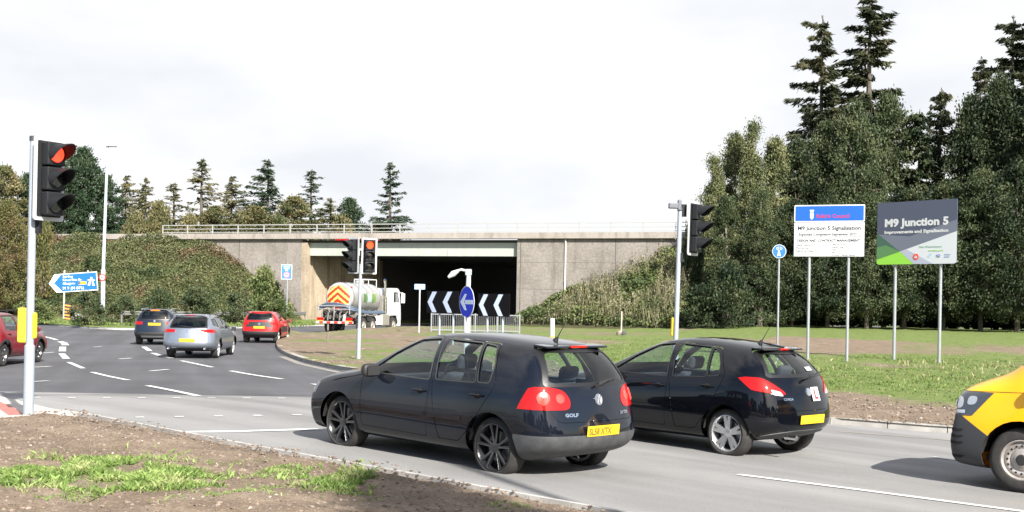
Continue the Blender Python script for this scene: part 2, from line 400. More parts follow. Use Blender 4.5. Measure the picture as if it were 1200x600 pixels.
# ---- near soil bank with its edging
E_ = [V2(at(*q)) for q in [(-120,504),(-40,498),(0,493.5),(40,491),(78,488.5),(100,489.5),(150,499),(240,517),(350,537.5),(480,561),(600,584),(700,602),(820,624),(1000,660)]]
E_ = smooth_line(E_, 1); E_near = E_
Nb = [Vector((-16,2,0)), Vector((-6,1.5,0)), Vector((2,1,0)), Vector((8,1,0))]
def nz_(x, y, t):
    k = sst(0, .06, t); return gz(x, y)+.02+k*(.07+fbm(x, y, .7)*.05)+(fbm(x, y, 3.2, 4)*.022+fbm(x, y, 14, 3)*.012)*sst(0, .02, t)
def gm2(x, y):
    v = 0
    for cx, cy, r1, r2, a in PATCH: 
        q = ((x-cx)/r1)**2+((y-cy)/r2)**2; v = max(v, math.exp(-q)*a)
    return max(0, min(1, v*.55+fbm(x, y, 1.5)*.25))
PATCH = []
for px, py, rw, rh, a in [(95,550,95,17,1),(110,565,120,20,.75),(40,556,45,12,.9),(185,563,50,12,.9),(290,563,70,9,.6),(260,580,60,7,.35),(330,548,60,7,.65),(395,560,38,12,.95),(440,575,28,6,.6),(20,583,30,8,.7),(590,592,30,5,.5),(300,540,30,4,.5)]:
    py += 14; rw *= 1.15; p = at(px, py); e = at(px+rw, py); f_ = at(px, py-rh); PATCH.append((p.x, p.y, abs(e.x-p.x), abs(f_.y-p.y), a))
tv2 = [0,.004,.01]+lin(.02,.66,.0068)+lin(.7,1,.03)
st(ruled('soil_verge', E_, Nb, 420, tv2, nz_, soil_m, {'grass': gm2}))
kerb('verge_edging', E_, side=-1, wd=.06, h=.07, m=mat('edging_concrete', (.36,.35,.33), .85, var=.2, vscale=4))
# ---- pavement with tactile strip at the near left
def flat(name, pts, m, dz):
    P = [at(*q) for q in pts]; b = MB(); b.add([(p.x, p.y, gz(p.x, p.y)+dz) for p in P], [tuple(range(len(P)))]); o = b.build(name, m)
    if o.data.polygons[0].normal.z < 0: o.data.flip_normals()
    return st(o)
flat('pavement', [(-160,487),(0,493.2),(40,490.8),(78,488.5),(118,488.8),(60,481),(20,471),(0,466.5),(-160,452)], mat('pavement_buff', (.42,.38,.34), .85, var=.12, vscale=8), .03)
flat('tactile_paving', [(-160,480),(2,490),(30,490),(14,479),(0,473.5),(-160,458)], mat('tactile_red', (.36,.13,.11), .85, var=.15, vscale=20), .036)
flat('tactile_border', [(-160,483),(0,492),(12,491.6),(0,483),(-160,470)], mat('pavement_buff'), .040)
# ---- road markings
MK = []
def mark(pts, w0, dz=.012):
    P = [V2(at(*q)) for q in pts]; P = resample(P, .5); b = MB(); n = len(P); vs = []
    for i in range(n):
        d_ = (P[min(i+1, n-1)]-P[max(i-1, 0)]).normalized(); o = Vector((-d_.y, d_.x, 0))*w0/2
        for s in (1, -1): q = P[i]+o*s; vs.append((q.x, q.y, gz(q.x, q.y)+dz))
    b.add(vs, [(2*i, 2*i+1, 2*i+3, 2*i+2) for i in range(n-1)]); o = b.build('road_marking', paint_w, fix=False)
    if o.data.polygons[0].normal.z < 0: o.data.flip_normals()
    return st(o)
for pts, w0 in [([(51.5,394.7),(60,396.5),(66.7,398.7)],.2),([(70.7,400.5),(75,402.2),(76.8,404.8)],.28),([(73.6,406.7),(73,412)],.25),([(72.3,414.7),(77.9,420.8)],.22),([(80.5,424.8),(97.3,432)],.15),([(108,436.5),(150,445.9)],.14),
    ([(173,452.5),(232,464.6)],.14),([(50.7,414),(63,413)],.13),([(40,430.7),(60,429.6)],.13),([(38,447.7),(57,446.7)],.13),([(110,406.9),(119.5,406.3)],.13),([(139.4,421),(153.8,419.9)],.13),([(175.6,435.2),(197.7,433.2)],.13),
    ([(212,423),(249,430.7)],.14),([(270.5,435),(330.6,444.5)],.15),([(168.5,406.6),(175.6,411.4)],.2),([(179,414),(188,417)],.2),([(193,418.5),(201,420)],.2),([(365.9,450.3),(381,452.9)],.13),([(404,457.5),(420,460)],.13),
    ([(334,396.6),(352,395.4)],.3),([(356,395.2),(387,392.8)],.3),([(336,391.8),(356,391)],.2),([(322,388.8),(338,388)],.2),([(205,507.3),(290,506),(376,503.5)],.16),([(865,557),(1000,574),(1200,600.5),(1330,617)],.11),([(1094,536.3),(1122,540)],.1),([(1210,552),(1320,566)],.1),
    ([(40,388.5),(52,389.5)],.15)]: mark(pts, w0)
for k in range(8): 
    x = 43+41*k; mark([(x-4.5,466.6+.10*k),(x+4.5,466.5+.10*k)], .12); x2 = 118+46*k
    if x2 < 380: mark([(x2-5,490.5-.7*k),(x2+5,490.3-.7*k)], .11)
# tar seams, patches, ironwork
seam_m = mat('tar_seam', (.05,.05,.052), .7); mark_keep = paint_w
def seam(pts, w0, m, name='tar_seam', dz=.008):
    global paint_w
    k_ = paint_w; paint_w = m; o = mark(pts, w0, dz); paint_w = k_; o.name = name; return o
seam([(-60,463.5),(200,463.2),(380,463.6),(420,464)], .07, seam_m)
seam([(985,506),(1100,515),(1190,523)], .16, mat('gutter_dust', (.25,.225,.19), .95, c2=(.17,.165,.155), vscale=6))
seam([(330,418),(352,426.5),(380,433),(412,439.5)], .25, mat('gutter_dust'))
drain_m = mat('iron_grate', (.05,.048,.045), .6, metal=.5)
# ================================================================== bridge and its walls
Wr = Vector((.34, 100, 0)); Wl = Vector((-18.2, 106.6, 0)); U = (Wl-Wr).normalized(); SP = (Wl-Wr).length; N_ = Vector((-U.y, U.x, 0)); BR = math.atan2(U.y, U.x)
def bl(u, d, z=0): p = Wr+U*u+N_*d; return Vector((p.x, p.y, z))
def to_l(x, y): v = Vector((x, y, 0))-Wr; return v.dot(U), v.dot(N_)
conc = ground_mat('aggregate_concrete', [(.135,.12,.105),(.22,.20,.178),(.30,.275,.25)], .35, 5, .8, 22, .9, streak=(.10,.088,.075))
conc2 = ground_mat('edge_concrete', [(.24,.215,.19),(.31,.28,.25),(.36,.33,.30)], .4, 6, .4, 25, .9, streak=(.13,.11,.095))
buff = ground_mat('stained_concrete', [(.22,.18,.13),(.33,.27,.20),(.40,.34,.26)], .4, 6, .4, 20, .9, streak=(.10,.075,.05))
beam_m = ground_mat('pale_green_beam', [(.34,.37,.33),(.37,.40,.355),(.40,.42,.38)], .6, 8, .1, 20, .6, streak=(.25,.26,.21))
soff_shade = mat('soffit_shade_joint', (.05,.048,.045), .9)  # near black, underpass shade put into the colour; wall joints share it
rail_m = mat('galvanised_rail', (.34,.34,.33), .6, metal=.1)
steel = mat('galvanised_steel', (.27,.29,.31), .5, metal=.3, var=.08, vscale=3)
steel_w2 = mat('pale_pole_paint', (.30,.335,.38), .5, metal=.1)
br = thing('motorway_bridge', 'wide concrete motorway bridge with pale green edge beam over the road', 'bridge', (Wr.x, Wr.y, 0), BR)
SK = -.2
b = MB(); b.box((-19,-1.0,-.3),(0,0,7.28)); wr_ = b.build('wing_wall', conc, br)
b = MB(); b.box((SP,-1.0,-.3),(SP+42,0,7.28)); b.build('wing_wall', conc, br)
for x in (-4.1,):
    b = MB(); b.tube([(x,.06,.2),(x,.06,7.2)], .06, 8); b.build('drain_pipe', mat('drain_grey', (.62,.60,.57), .6), br)
for x in (-.3,-8.2,SP+6.2,SP+12.5): b = MB(); b.box((x-.02,.0,0),(x+.02,.006,7.2)); b.build('wall_joint', soff_shade, br)
for z in (3.2,5.35):
    b = MB(); b.box((-19,.0,z),(-.0,.005,z+.03)); b.build('wall_joint', mat('joint_line', (.12,.10,.09), .9), br)
b = MB(); b.box((-42,-.6,7.28),(SP+42,.32,7.76)); b.build('parapet_edge', conc2, br)
b = MB(); b.box((0,-1.3,5.87),(SP,-.45,6.97)); bm_ = b.build('edge_beam', beam_m, br)
for x in (6.2,12.9): b = MB(); b.box((x,-.45,5.87),(x+.05,-.40,6.4)); b.build('beam_stiffener', beam_m, bm_)
b = MB(); b.box((-.0,-50,6.97),(SP,-.5,7.2)); b.build('deck', soff_shade, br)
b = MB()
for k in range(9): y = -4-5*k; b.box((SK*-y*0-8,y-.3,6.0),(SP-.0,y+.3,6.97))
b.build('deck_beams', soff_shade, br)
def skew(x0, x1, y0, y1, z0, z1, name, m):
    b = MB(); b.add([(x0+SK*-y0,y0,z0),(x1+SK*-y0,y0,z0),(x1+SK*-y1,y1,z0),(x0+SK*-y1,y1,z0),(x0+SK*-y0,y0,z1),(x1+SK*-y0,y0,z1),(x1+SK*-y1,y1,z1),(x0+SK*-y1,y1,z1)], [(0,3,2,1),(4,5,6,7),(0,1,5,4),(1,2,6,5),(2,3,7,6),(3,0,4,7)]); return b.build(name, m, br)
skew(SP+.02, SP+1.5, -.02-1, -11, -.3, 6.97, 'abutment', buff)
skew(SP+.02, SP+1.5, -11.002, -60, -.3, 6.97, 'abutment', soff_shade)  # deeper stretch of the same wall, its shade painted as a darker colour
skew(-1.5, -.02, -1.02, -60, -.3, 6.97, 'abutment', soff_shade)
# lit strips of the left abutment: pilasters seen past its corner
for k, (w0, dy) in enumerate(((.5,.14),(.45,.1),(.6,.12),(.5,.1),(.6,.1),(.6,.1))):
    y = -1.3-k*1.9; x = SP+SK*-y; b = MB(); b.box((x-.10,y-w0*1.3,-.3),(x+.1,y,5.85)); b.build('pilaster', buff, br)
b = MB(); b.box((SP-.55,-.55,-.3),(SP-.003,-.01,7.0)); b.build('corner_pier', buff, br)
b = MB(); b.box((-8,-49.5,-.3),(SP,-49,7)); b.build('added_closing_wall', soff_shade, br)  # added wall across the far end so the underpass stays dark
# faded white mark on the wall
b = MB(); b.box((SP+8.3,.0,5.4),(SP+8.6,.008,6.6)); b.build('wall_stain', mat('lime_stain', (.5,.48,.45), .9), br)
b = MB(); b.box((-5.4,.0,2.1),(-4.3,.008,2.8)); b.build('wall_stain', mat('lime_stain'), br)
# railing: a thing on the parapet
rl = thing('bridge_railing', 'pale metal three-bar railing along the top of the motorway bridge', 'railing', (Wr.x, Wr.y, 7.76), BR)
x1 = SP+14.2; x0 = -14
for z, r in ((.76,.036),(.42,.028),(.12,.028)):
    b = MB(); b.box((x0,-.03,z-r),(x1,.03,z+r)); b.build('rail', rail_m, rl)
x = x1-.05
while x > x0: b = MB(); b.box((x-.04,-.04,0),(x+.04,.04,.79)); b.build('post', rail_m, rl); x -= 2.6
# guardrail in front of the left bank
def guardrail(P, z0, label):
    t = thing('crash_barrier', label, 'barrier', (P[0].x, P[0].y, z0)); o = Vector((P[0].x, P[0].y, z0)); b = MB()
    prof = [(0,.75),(.05,.70),(.05,.65),(0,.60),(.05,.55),(.05,.50),(0,.45)]
    Q = resample(P, 2.4); vs = []; n = len(prof)
    for i, p in enumerate(Q):
        d_ = (Q[min(i+1,len(Q)-1)]-Q[max(0,i-1)]).normalized(); nn = Vector((d_.y,-d_.x,0))
        for a, z in prof: vs.append(p-Vector((o.x,o.y,0))+nn*(a+.08)+Vector((0,0,z)))
    b.add(vs, [(i*n+j,i*n+j+1,(i+1)*n+j+1,(i+1)*n+j) for i in range(len(Q)-1) for j in range(n-1)]); b.build('beam', mat('old_galvanised', (.15,.147,.14), .8), t)
    for p in Q: b = MB(); q = p-Vector((o.x,o.y,0)); b.box((q.x-.05,q.y-.05,-.3),(q.x+.05,q.y+.05,.70)); b.build('post', mat('old_galvanised'), t)
    return t
guardrail([Vector((-26,82.5,0)),Vector((-24.2,85,0)),Vector((-21,91,0)),Vector((-18.6,99.5,0)),Vector((-17.4,104,0))], .30, 'low grey steel crash barrier along the foot of the left bank')
# banks
def hL(u): return interp([(19.4,.3),(20.4,1.2),(23,3.2),(27,5.9),(30,7.0),(34,7.3),(120,7.3)], u)
def hR(u): return interp([(0,.3),(2.2,1.6),(6.2,3.2),(8.8,4.2),(11.7,5.6),(16,7.2),(90,7.2)], -u)
def bankL(u, d):
    h = hL(u)
    if d <= 0: return h
    D = 4+10*h/7.3+2*sst(40,60,u); t = min(1, d/D); return .25+(h-.25)*(1-t)**1.05+fbm(u, d, .3)*.3*min(1, d)*(1-t)
def bankR(u, d):
    h = hR(u)*(1-sst(15, 20, -u)); D = 3+9*h/7.2; t = min(1, max(0, d)/D); return .3+(h-.3)*(1-t)+fbm(u, d, .3)*.3*min(1, max(0, d))*(1-t)
def bank_mesh(name, u0, u1, fn, d1, m):
    us = lin(u0, u1, 1.0); ds = [-60,-20,-.9,.02]+lin(.6, d1, .8); vs = []; fs = []
    for u in us:
        for dd in ds:
            p = bl(u, dd); vs.append((p.x, p.y, fn(u, dd)-.02))
    k = len(ds)
    for i in range(len(us)-1):
        for j in range(k-1):
            if j == 2: continue
            if j < 2 and abs(us[i]-SP/2) < SP/2+1: continue
            a = i*k+j; fs.append((a, a+k, a+k+1, a+1))
    me = bpy.data.meshes.new(name); me.from_pydata(vs, [], fs); o = link_mesh(name, me, m, None, True)
    if sum(p.normal.z for p in me.polygons) < 0: me.flip_normals()
    return st(o)
bank_m = ground_mat('bank_earth', [(.035,.04,.015),(.06,.06,.025),(.09,.075,.04)], .3, 6, .8, 8)
bank_mesh('left_embankment', SP-.2, 110, bankL, 16, bank_m)
bank_mesh('right_embankment', -70, 0, bankR, 13, bank_m)
# ================================================================== vegetation
def leafmat(name, cs, vscale=.5, island=.35, rough=.6):
    m = bpy.data.materials.new(name); m.use_nodes = True; n = m.node_tree; b = n.nodes['Principled BSDF']; b.inputs['Roughness'].default_value = rough; b.inputs['Specular IOR Level'].default_value = .3
    t = n.nodes.new('ShaderNodeTexCoord'); z = n.nodes.new('ShaderNodeTexNoise'); z.inputs['Scale'].default_value = vscale; z.inputs['Detail'].default_value = 5
    oi = n.nodes.new('ShaderNodeObjectInfo'); va = n.nodes.new('ShaderNodeVectorMath'); va.operation = 'ADD'; n.links.new(t.outputs['Object'], va.inputs[0]); 
    ml = n.nodes.new('ShaderNodeMath'); ml.operation = 'MULTIPLY'; ml.inputs[1].default_value = 50; n.links.new(oi.outputs['Random'], ml.inputs[0]); n.links.new(ml.outputs[0], va.inputs[1]); n.links.new(va.outputs[0], z.inputs['Vector'])
    r = n.nodes.new('ShaderNodeValToRGB'); n.links.new(z.outputs['Fac'], r.inputs[0]); k = len(cs)
    r.color_ramp.elements[0].position = .34; r.color_ramp.elements[1].position = .66; r.color_ramp.elements[0].color = (*cs[0], 1); r.color_ramp.elements[1].color = (*cs[-1], 1)
    for i in range(1, k-1): e = r.color_ramp.elements.new(.34+.32*i/(k-1)); e.color = (*cs[i], 1)
    g = n.nodes.new('ShaderNodeNewGeometry'); hs = n.nodes.new('ShaderNodeHueSaturation'); mr = n.nodes.new('ShaderNodeMapRange'); mr.inputs['To Min'].default_value = 1-island; mr.inputs['To Max'].default_value = 1+island*1.3
    n.links.new(g.outputs['Random Per Island'], mr.inputs['Value']); n.links.new(mr.outputs[0], hs.inputs['Value']); n.links.new(r.outputs[0], hs.inputs['Color'])
    n.links.new(hs.outputs[0], b.inputs['Base Color'])
    tr = n.nodes.new('ShaderNodeBsdfTranslucent'); n.links.new(hs.outputs[0], tr.inputs[0]); mi = n.nodes.new('ShaderNodeMixShader'); mi.inputs[0].default_value = .22
    n.links.new(b.outputs[0], mi.inputs[1]); n.links.new(tr.outputs[0], mi.inputs[2]); n.links.new(mi.outputs[0], n.nodes['Material Output'].inputs[0])
    MATS[name] = m; return m
L_birch = leafmat('birch_leaves', [(.06,.078,.032),(.125,.14,.06),(.21,.21,.105)])
L_dark = leafmat('dark_leaves', [(.016,.028,.013),(.030,.046,.019),(.065,.08,.035)])
L_mid = leafmat('mid_leaves', [(.03,.048,.02),(.055,.075,.032),(.10,.115,.055)])
L_spruce = leafmat('spruce_needles', [(.024,.036,.018),(.045,.053,.026),(.09,.085,.042)])
L_olive = leafmat('autumn_needles', [(.07,.085,.035),(.12,.115,.05),(.17,.15,.07)])
L_pine = leafmat('pine_needles', [(.02,.042,.02),(.034,.06,.03),(.06,.085,.045)])
L_shrub = leafmat('shrub_leaves', [(.06,.085,.03),(.10,.13,.045),(.17,.18,.075)])
L_aut = leafmat('autumn_leaves', [(.075,.09,.03),(.12,.115,.042),(.14,.10,.05)])
L_bram = leafmat('bramble_leaves', [(.045,.065,.024),(.075,.095,.036),(.11,.118,.05),(.09,.105,.045),(.14,.105,.058)], .3, .5)
bark = mat('bark', (.07,.058,.045), .9, c2=(.12,.10,.08), vscale=8)
bark_l = mat('pale_bark', (.22,.20,.17), .9, c2=(.10,.09,.07), vscale=5)

def broad(seed, h, r, nclus, per, leaf, base=.08, droop=.3, gap=.25, shape='oval'):
    """returns (leaf quads, branch MB)"""
    rng = np.random.default_rng(seed); rd = random.Random(seed); b = MB()
    tr = [Vector((0,0,-.3))]
    for k in range(1, 8): tr.append(Vector((rd.uniform(-.12,.12)*k*.4, rd.uniform(-.12,.12)*k*.4, h*.88*k/7)))
    b.tube(tr, [h*.022*(1-.12*k) for k in range(8)], 8)
    def env(t):
        if shape == 'oval': return r*(math.sin(math.pi*min(1, max(.02, t*.93+.09)))**.55)
        if shape == 'cone': return r*(1.05-t)**.75*min(1, t*6+.5)
        return r*(1-t**2.2)**.6
    lob = [(rd.uniform(0, 6.28), rd.uniform(.1, 1), rd.uniform(-.32, .35)) for _ in range(9)]
    C = []; tries = 0
    while len(C) < nclus and tries < nclus*20:
        tries += 1; t = rd.random(); a = rd.uniform(0, 6.283); e = env(t)
        for la, lt, lv in lob:
            da = abs((a-la+math.pi) % (2*math.pi)-math.pi); e *= 1+lv*math.exp(-(da/.7)**2-((t-lt)/.18)**2)
        rr = e*(rd.random()**.42); z = h*(base+(1-base)*t)
        if mn.noise(Vector((math.cos(a)*rr*.5+seed, math.sin(a)*rr*.5, z*.45))) < -gap*.9: continue
        C.append((rr*math.cos(a), rr*math.sin(a), z, rr/e))
    for i in range(0, len(C), max(1, nclus//26)):
        x, y, z, q = C[i]; z0 = max(h*.1, z-math.hypot(x, y)*.7); zi = min(h*.86, z0); j = min(6, int(zi/(h*.88)*7)); f = zi/(h*.88)*7-j; p0 = tr[j].lerp(tr[min(7, j+1)], f)
        mid = p0.lerp(Vector((x, y, z)), .55)+Vector((0, 0, .06*h)); b.tube([p0, mid, Vector((x, y, z))], [h*.008, h*.005, h*.002], 5)
    P = []; D = []; S = []
    for x, y, z, q in C:
        n = int(per*rd.uniform(.6, 1.4)); s = rd.uniform(.35, 1.0)*r*.145
        p = rng.normal(size=(n, 3))*np.array([s, s, s*.62])+np.array([x, y, z]); P.append(p)
        o = p-np.array([0, 0, z-.1*h]); o = unit(o)+rng.normal(size=(n, 3))*.8; o[:, 2] -= droop; D.append(o); S.append(leaf*rng.uniform(.6, 1.35, n))
    P = np.concatenate(P); D = np.concatenate(D); S = np.concatenate(S)
    P[:, 2] = np.maximum(P[:, 2], .12)
    return rhomb(P, D, S*1.35, S*.8, rng), b
def conifer(seed, h, r, dens=1., leaf=.22, droop=.35, sparse=.0, base=.06, irr=.35, pw=.8):
    rng = np.random.default_rng(seed); rd = random.Random(seed); b = MB(); lean = rd.uniform(-.02, .02)
    tr = [Vector((lean*z*h+rd.uniform(-.02,.02), 0, z*h)) for z in [k/8 for k in range(9)]]; tr[0].z = -.3
    b.tube(tr, [h*.014*(1.02-k/8)+.015 for k in range(9)], 7); P = []; D = []; S = []
    z = base*h; side = [(rd.uniform(0, 6.28), rd.uniform(-irr, irr)) for _ in range(4)]
    while z < h*.985:
        t = z/h; R0 = r*(1-t)**pw*(1 if t > .15 else .75+t*1.6)+.12
        for k in range(rd.choice((4, 5, 6))):
            if rd.random() < sparse: continue
            a = rd.uniform(0, 6.283); L = R0*rd.uniform(.45, 1.12)
            for sa, sv in side: L *= 1+sv*math.cos(a-sa)*.5
            if rd.random() < .06: L *= 1.45
            up = .25*(t-.2); d0 = Vector((math.cos(a), math.sin(a), 0)); z0 = z+rd.uniform(-.15, .15)*h*.03
            pts = [Vector((lean*z0, 0, z0))+d0*L*s+Vector((0, 0, L*(up*s-droop*s*s*(1.1-t)+.10*s**3))) for s in (0, .35, .7, 1)]
            b.tube(pts, [.02+.010*L, .014+.006*L, .012, .006], 4)
            n = int(L*26*dens)+5
            u = rng.uniform(.12, 1.03, n)**.8; q = np.array([[*pts[0]], [*pts[1]], [*pts[2]], [*pts[3]]])
            xs = np.array([0, .35, .7, 1.0]); pp = np.stack([np.interp(u, xs, q[:, c]) for c in range(3)], 1)
            wdt = (.06+.26*L*(1-np.abs(u-.45)))[:, None]*.5; lat = np.array([-d0.y, d0.x, 0]); sg = rng.uniform(-1, 1, (n, 1))
            pp = pp+lat*sg*wdt*1.0+rng.normal(size=(n, 3))*.05; pp[:, 2] -= np.abs(rng.normal(size=n))*.10*(L**.5)
            dd = np.array([d0.x, d0.y, 0])*.8+lat*sg*1.0+rng.normal(size=(n, 3))*.35; dd[:, 2] -= .55; P.append(pp); D.append(dd); S.append(leaf*rng.uniform(.6, 1.4, n))
        z += h*rd.uniform(.022, .038)*(1.15-.5*t)
    n = 12; pp = np.stack([rng.normal(size=n)*.05, rng.normal(size=n)*.05, h*(.94+.06*rng.random(n))], 1); P.append(pp); D.append(np.tile([0, 0, 1.], (n, 1))+rng.normal(size=(n, 3))*.4); S.append(np.full(n, leaf*.8))
    P = np.concatenate(P); D = np.concatenate(D); S = np.concatenate(S); return rhomb(P, D, S*1.5, S*.42, rng), b
PR = {}
def proto(kind):
    if kind in PR: return PR[kind]
    Q = {'birch0': lambda: broad(1, 14, 3.3, 330, 130, .13, .03, .9, .3, 'cone'), 'birch1': lambda: broad(2, 14, 3.0, 310, 130, .13, .02, .9, .3, 'cone'),
         'dark0': lambda: broad(3, 14, 4.2, 320, 150, .17, .02, .35, .3), 'dark1': lambda: broad(4, 14, 4.4, 310, 150, .17, .02, .35, .32), 'dark2': lambda: broad(5, 12, 4.2, 300, 150, .16, .09, .5, .3, 'dome'),
         'bush0': lambda: broad(6, 3, 2.1, 110, 75, .15, .0, .1, .3, 'dome'), 'bush1': lambda: broad(7, 3, 2.3, 110, 75, .15, .0, .1, .3, 'dome'),
         'spruce0': lambda: conifer(11, 18, 3.4, 3.6, .21, .42, .05, pw=.66), 'spruce1': lambda: conifer(12, 18, 3.0, 3.6, .21, .45, .08, pw=.66),
         'larch0': lambda: conifer(13, 11, 2.3, 1.2, .20, .10, .28, .05, .7), 'larch1': lambda: conifer(14, 11, 2.1, 1.1, .20, .12, .35, .1, .8), 'larch2': lambda: conifer(19, 11, 2.4, 1.3, .20, .05, .2, .03, .6),
         'pine0': lambda: broad(15, 12, 3.6, 210, 90, .22, .12, -.5, .35), 'pine1': lambda: broad(16, 10, 3.2, 190, 85, .22, .02, -.3, .30, 'oval'),
         'cyp': lambda: conifer(17, 15, 2.6, 2.6, .24, .25, .0, .02, .3, .55)}[kind]()
    V, b = Q; me = quads('crown', V, []).data; bpy.data.objects.remove(bpy.data.objects[-1]) if 0 else None
    for o in [o for o in bpy.data.objects if o.data == me]: bpy.data.objects.remove(o)
    to = b.build('trunk', [], None, True); tm = to.data; bpy.data.objects.remove(to)
    PR[kind] = (me, tm); return PR[kind]
HP = dict(birch0=14,birch1=14,dark0=14,dark1=14,dark2=12,bush0=3,bush1=3,spruce0=18,spruce1=18,larch0=11,larch1=11,larch2=11,pine0=12,pine1=10,cyp=15)
RP = dict(birch0=3.3,birch1=3.0,dark0=4.2,dark1=4.4,dark2=4.2,bush0=2.1,bush1=2.3,spruce0=3.4,spruce1=3.0,larch0=2.3,larch1=2.1,larch2=2.4,pine0=3.6,pine1=3.0,cyp=2.2)
_var = {}
def plant(name, kind, px, pytop, Y, hw, leafm, label, cat, base=None, group=None, bk=None, seed=0):
    """tree whose top stands at this pixel when seen from the road at distance Y; hw: half width in pixels"""
    s = F/Y; P = atY(px, pytop, Y); zb = base if base is not None else isl(P.x, Y)
    h = P.z-zb; sc_ = h/HP[kind]; sw = (hw/s)/RP[kind]
    cm, tm = proto(kind); key = (kind, leafm.name)
    if key not in _var:
        m1 = cm.copy(); m1.materials.clear(); m1.materials.append(leafm); m2 = tm.copy(); m2.materials.clear(); m2.materials.append(bk or bark); _var[key] = (m1, m2)
    m1, m2 = _var[key]
    rz = (px*1.37+seed) % 6.28
    t = thing(name, label, cat, (P.x, Y, zb), rz, group); t.scale = (sw, sw, sc_)
    for nm, me in (('trunk', m2), ('crown', m1)): o = bpy.data.objects.new(nm, me); col.objects.link(o); o.parent = t
    return t
G1 = 'trees of the wood behind the signs'
ix = 0
def lab(px): return px
RT = [ # px, top, Y, half width, kind, leaf, description
 (812,262,90,16,'bush0',L_dark,'small dark bush at the left foot of the wood, behind the right signal pole'),
 (836,186,93,24,'birch0',L_birch,'pale green birch at the left end of the wood'),
 (862,160,95,27,'birch1',L_birch,'tall pale birch, second from the left end of the wood'),
 (884,146,92,24,'birch0',L_birch,'tallest of the pale birches, left of the round blue sign'),
 (908,165,94,26,'birch1',L_birch,'pale birch standing behind the round blue sign'),
 (852,232,86,24,'birch1',L_mid,'short green tree at the front left edge of the wood'),
 (893,225,85,26,'birch0',L_mid,'short green tree just left of the white council sign'),
 (935,168,96,30,'dark0',L_dark,'dark broadleaf tree between the birches and the first spruce'),
 (968,150,97,34,'dark1',L_mid,'broadleaf tree below the left tall spruce'),
 (1003,128,95,34,'dark0',L_mid,'grey-green broadleaf tree above the gap between the two large signs'),
 (1040,118,98,34,'dark1',L_mid,'broadleaf tree with a high crown above the left part of the dark sign'),
 (1078,128,97,28,'cyp',L_dark,'dark narrow tree above the dark sign'),
 (1103,103,99,26,'cyp',L_spruce,'dark cypress-like tree above the right edge of the dark sign'),
 (1138,120,96,34,'dark0',L_dark,'dark broadleaf tree right of the dark sign'),
 (1172,98,95,36,'dark1',L_dark,'high dark broadleaf tree near the right edge of the view'),
 (1212,90,93,38,'dark0',L_dark,'dark broadleaf tree cut by the right edge of the view'),
 (930,240,86,30,'dark2',L_dark,'low dark tree behind the left post of the council sign'),
 (972,235,85,34,'dark2',L_dark,'low dark tree behind the right post of the council sign'),
 (1018,232,84,34,'dark2',L_mid,'low tree behind the gap between the two large signs'),
 (1062,225,85,34,'dark2',L_dark,'low dark tree behind the posts of the dark sign'),
 (1108,218,84,34,'dark2',L_dark,'low dark tree just right of the dark sign'),
 (1152,205,83,36,'dark2',L_mid,'mid green tree in the lower right of the wood'),
 (1195,195,81,38,'dark2',L_dark,'low dark tree at the right edge of the wood'),
 (1250,120,88,45,'dark1',L_dark,'dark broadleaf tree beyond the right edge of the view'),
 (1300,110,84,45,'dark0',L_dark,'farthest right broadleaf tree of the wood')]
for px, pt, Y, hw, k, lf, ds in RT:
    hw *= 1.35 if k[:4] != 'bush' else 1
    plant('bush' if k[:4] == 'bush' else 'broadleaf_tree', k, px, pt, Y, hw, lf, ds, 'bush' if k[:4] == 'bush' else 'tree', group=G1, bk=bark_l if 'birch' in k else bark)
for px, pt, Y, hw, k, ds in [(964,18,99,66,'spruce0','tall spruce with drooping tiers above the council sign'),(1020,-8,101,78,'spruce1','tallest spruce, its tip above the top of the view'),(1150,66,100,44,'spruce1','spruce tip showing over the broadleaf trees at the right'),(1188,18,101,74,'spruce0','large dark spruce at the right edge of the view'),(1226,-15,100,74,'spruce1','spruce beyond the right edge of the view')]:
    hw *= 1.25
    plant('spruce_tree', k, px, pt, Y, hw, L_spruce, ds, 'tree', group=G1)
G2 = 'trees on the embankment behind the bridge railing'
LT = [(-35,188,150,30,'pine0',L_pine,'dark pine beyond the left edge of the view'),(6,197,148,24,'pine1',L_olive,'brownish pine at the left edge of the view'),(34,206,152,22,'pine0',L_pine,'dark pine hidden partly by the near left signal'),
 (72,192,140,24,'pine0',L_pine,'dark green pine just right of the near left signal'),(98,177,142,28,'pine0',L_pine,'tallest dark green pine behind the lamp column'),(124,208,145,20,'pine1',L_pine,'dark pine right of the lamp column'),
 (148,205,150,22,'larch2',L_olive,'olive pine right of the lamp column pines'),(172,208,146,22,'larch2',L_olive,'olive larch above the start of the bridge railing'),(206,214,148,24,'larch1',L_olive,'bushy olive tree left of the tall thin larch'),
 (238,186,144,30,'larch0',L_olive,'tall see-through larch above the left wing wall'),(272,206,150,26,'larch2',L_olive,'olive larch between two taller conifers'),(315,187,146,30,'larch2',L_pine,'tall pointed conifer with tiered branches near the middle of the row'),
 (366,199,150,25,'larch1',L_pine,'thin conifer with one long bare branch to the right'),(345,232,142,24,'pine1',L_olive,'low olive tree left of the thin conifer'),(388,232,145,24,'larch2',L_olive,'low olive tree right of the thin conifer'),
 (410,234,152,18,'pine1',L_pine,'small blue-green pine left of the lone conifer'),(459,190,148,25,'larch0',L_pine,'lone sparse conifer above the bridge opening, rightmost of its row'),(300,243,140,24,'pine1',L_olive,'low olive tree below the tall pointed conifer'),
 (252,243,141,22,'pine1',L_olive,'low olive tree under the see-through larch'),(186,242,140,20,'bush0',L_olive,'rounded olive bush behind the start of the railing'),(445,262,150,22,'bush1',L_olive,'low bush at the foot of the lone conifer'),(-80,200,146,30,'pine0',L_pine,'left outermost pine of the row')]
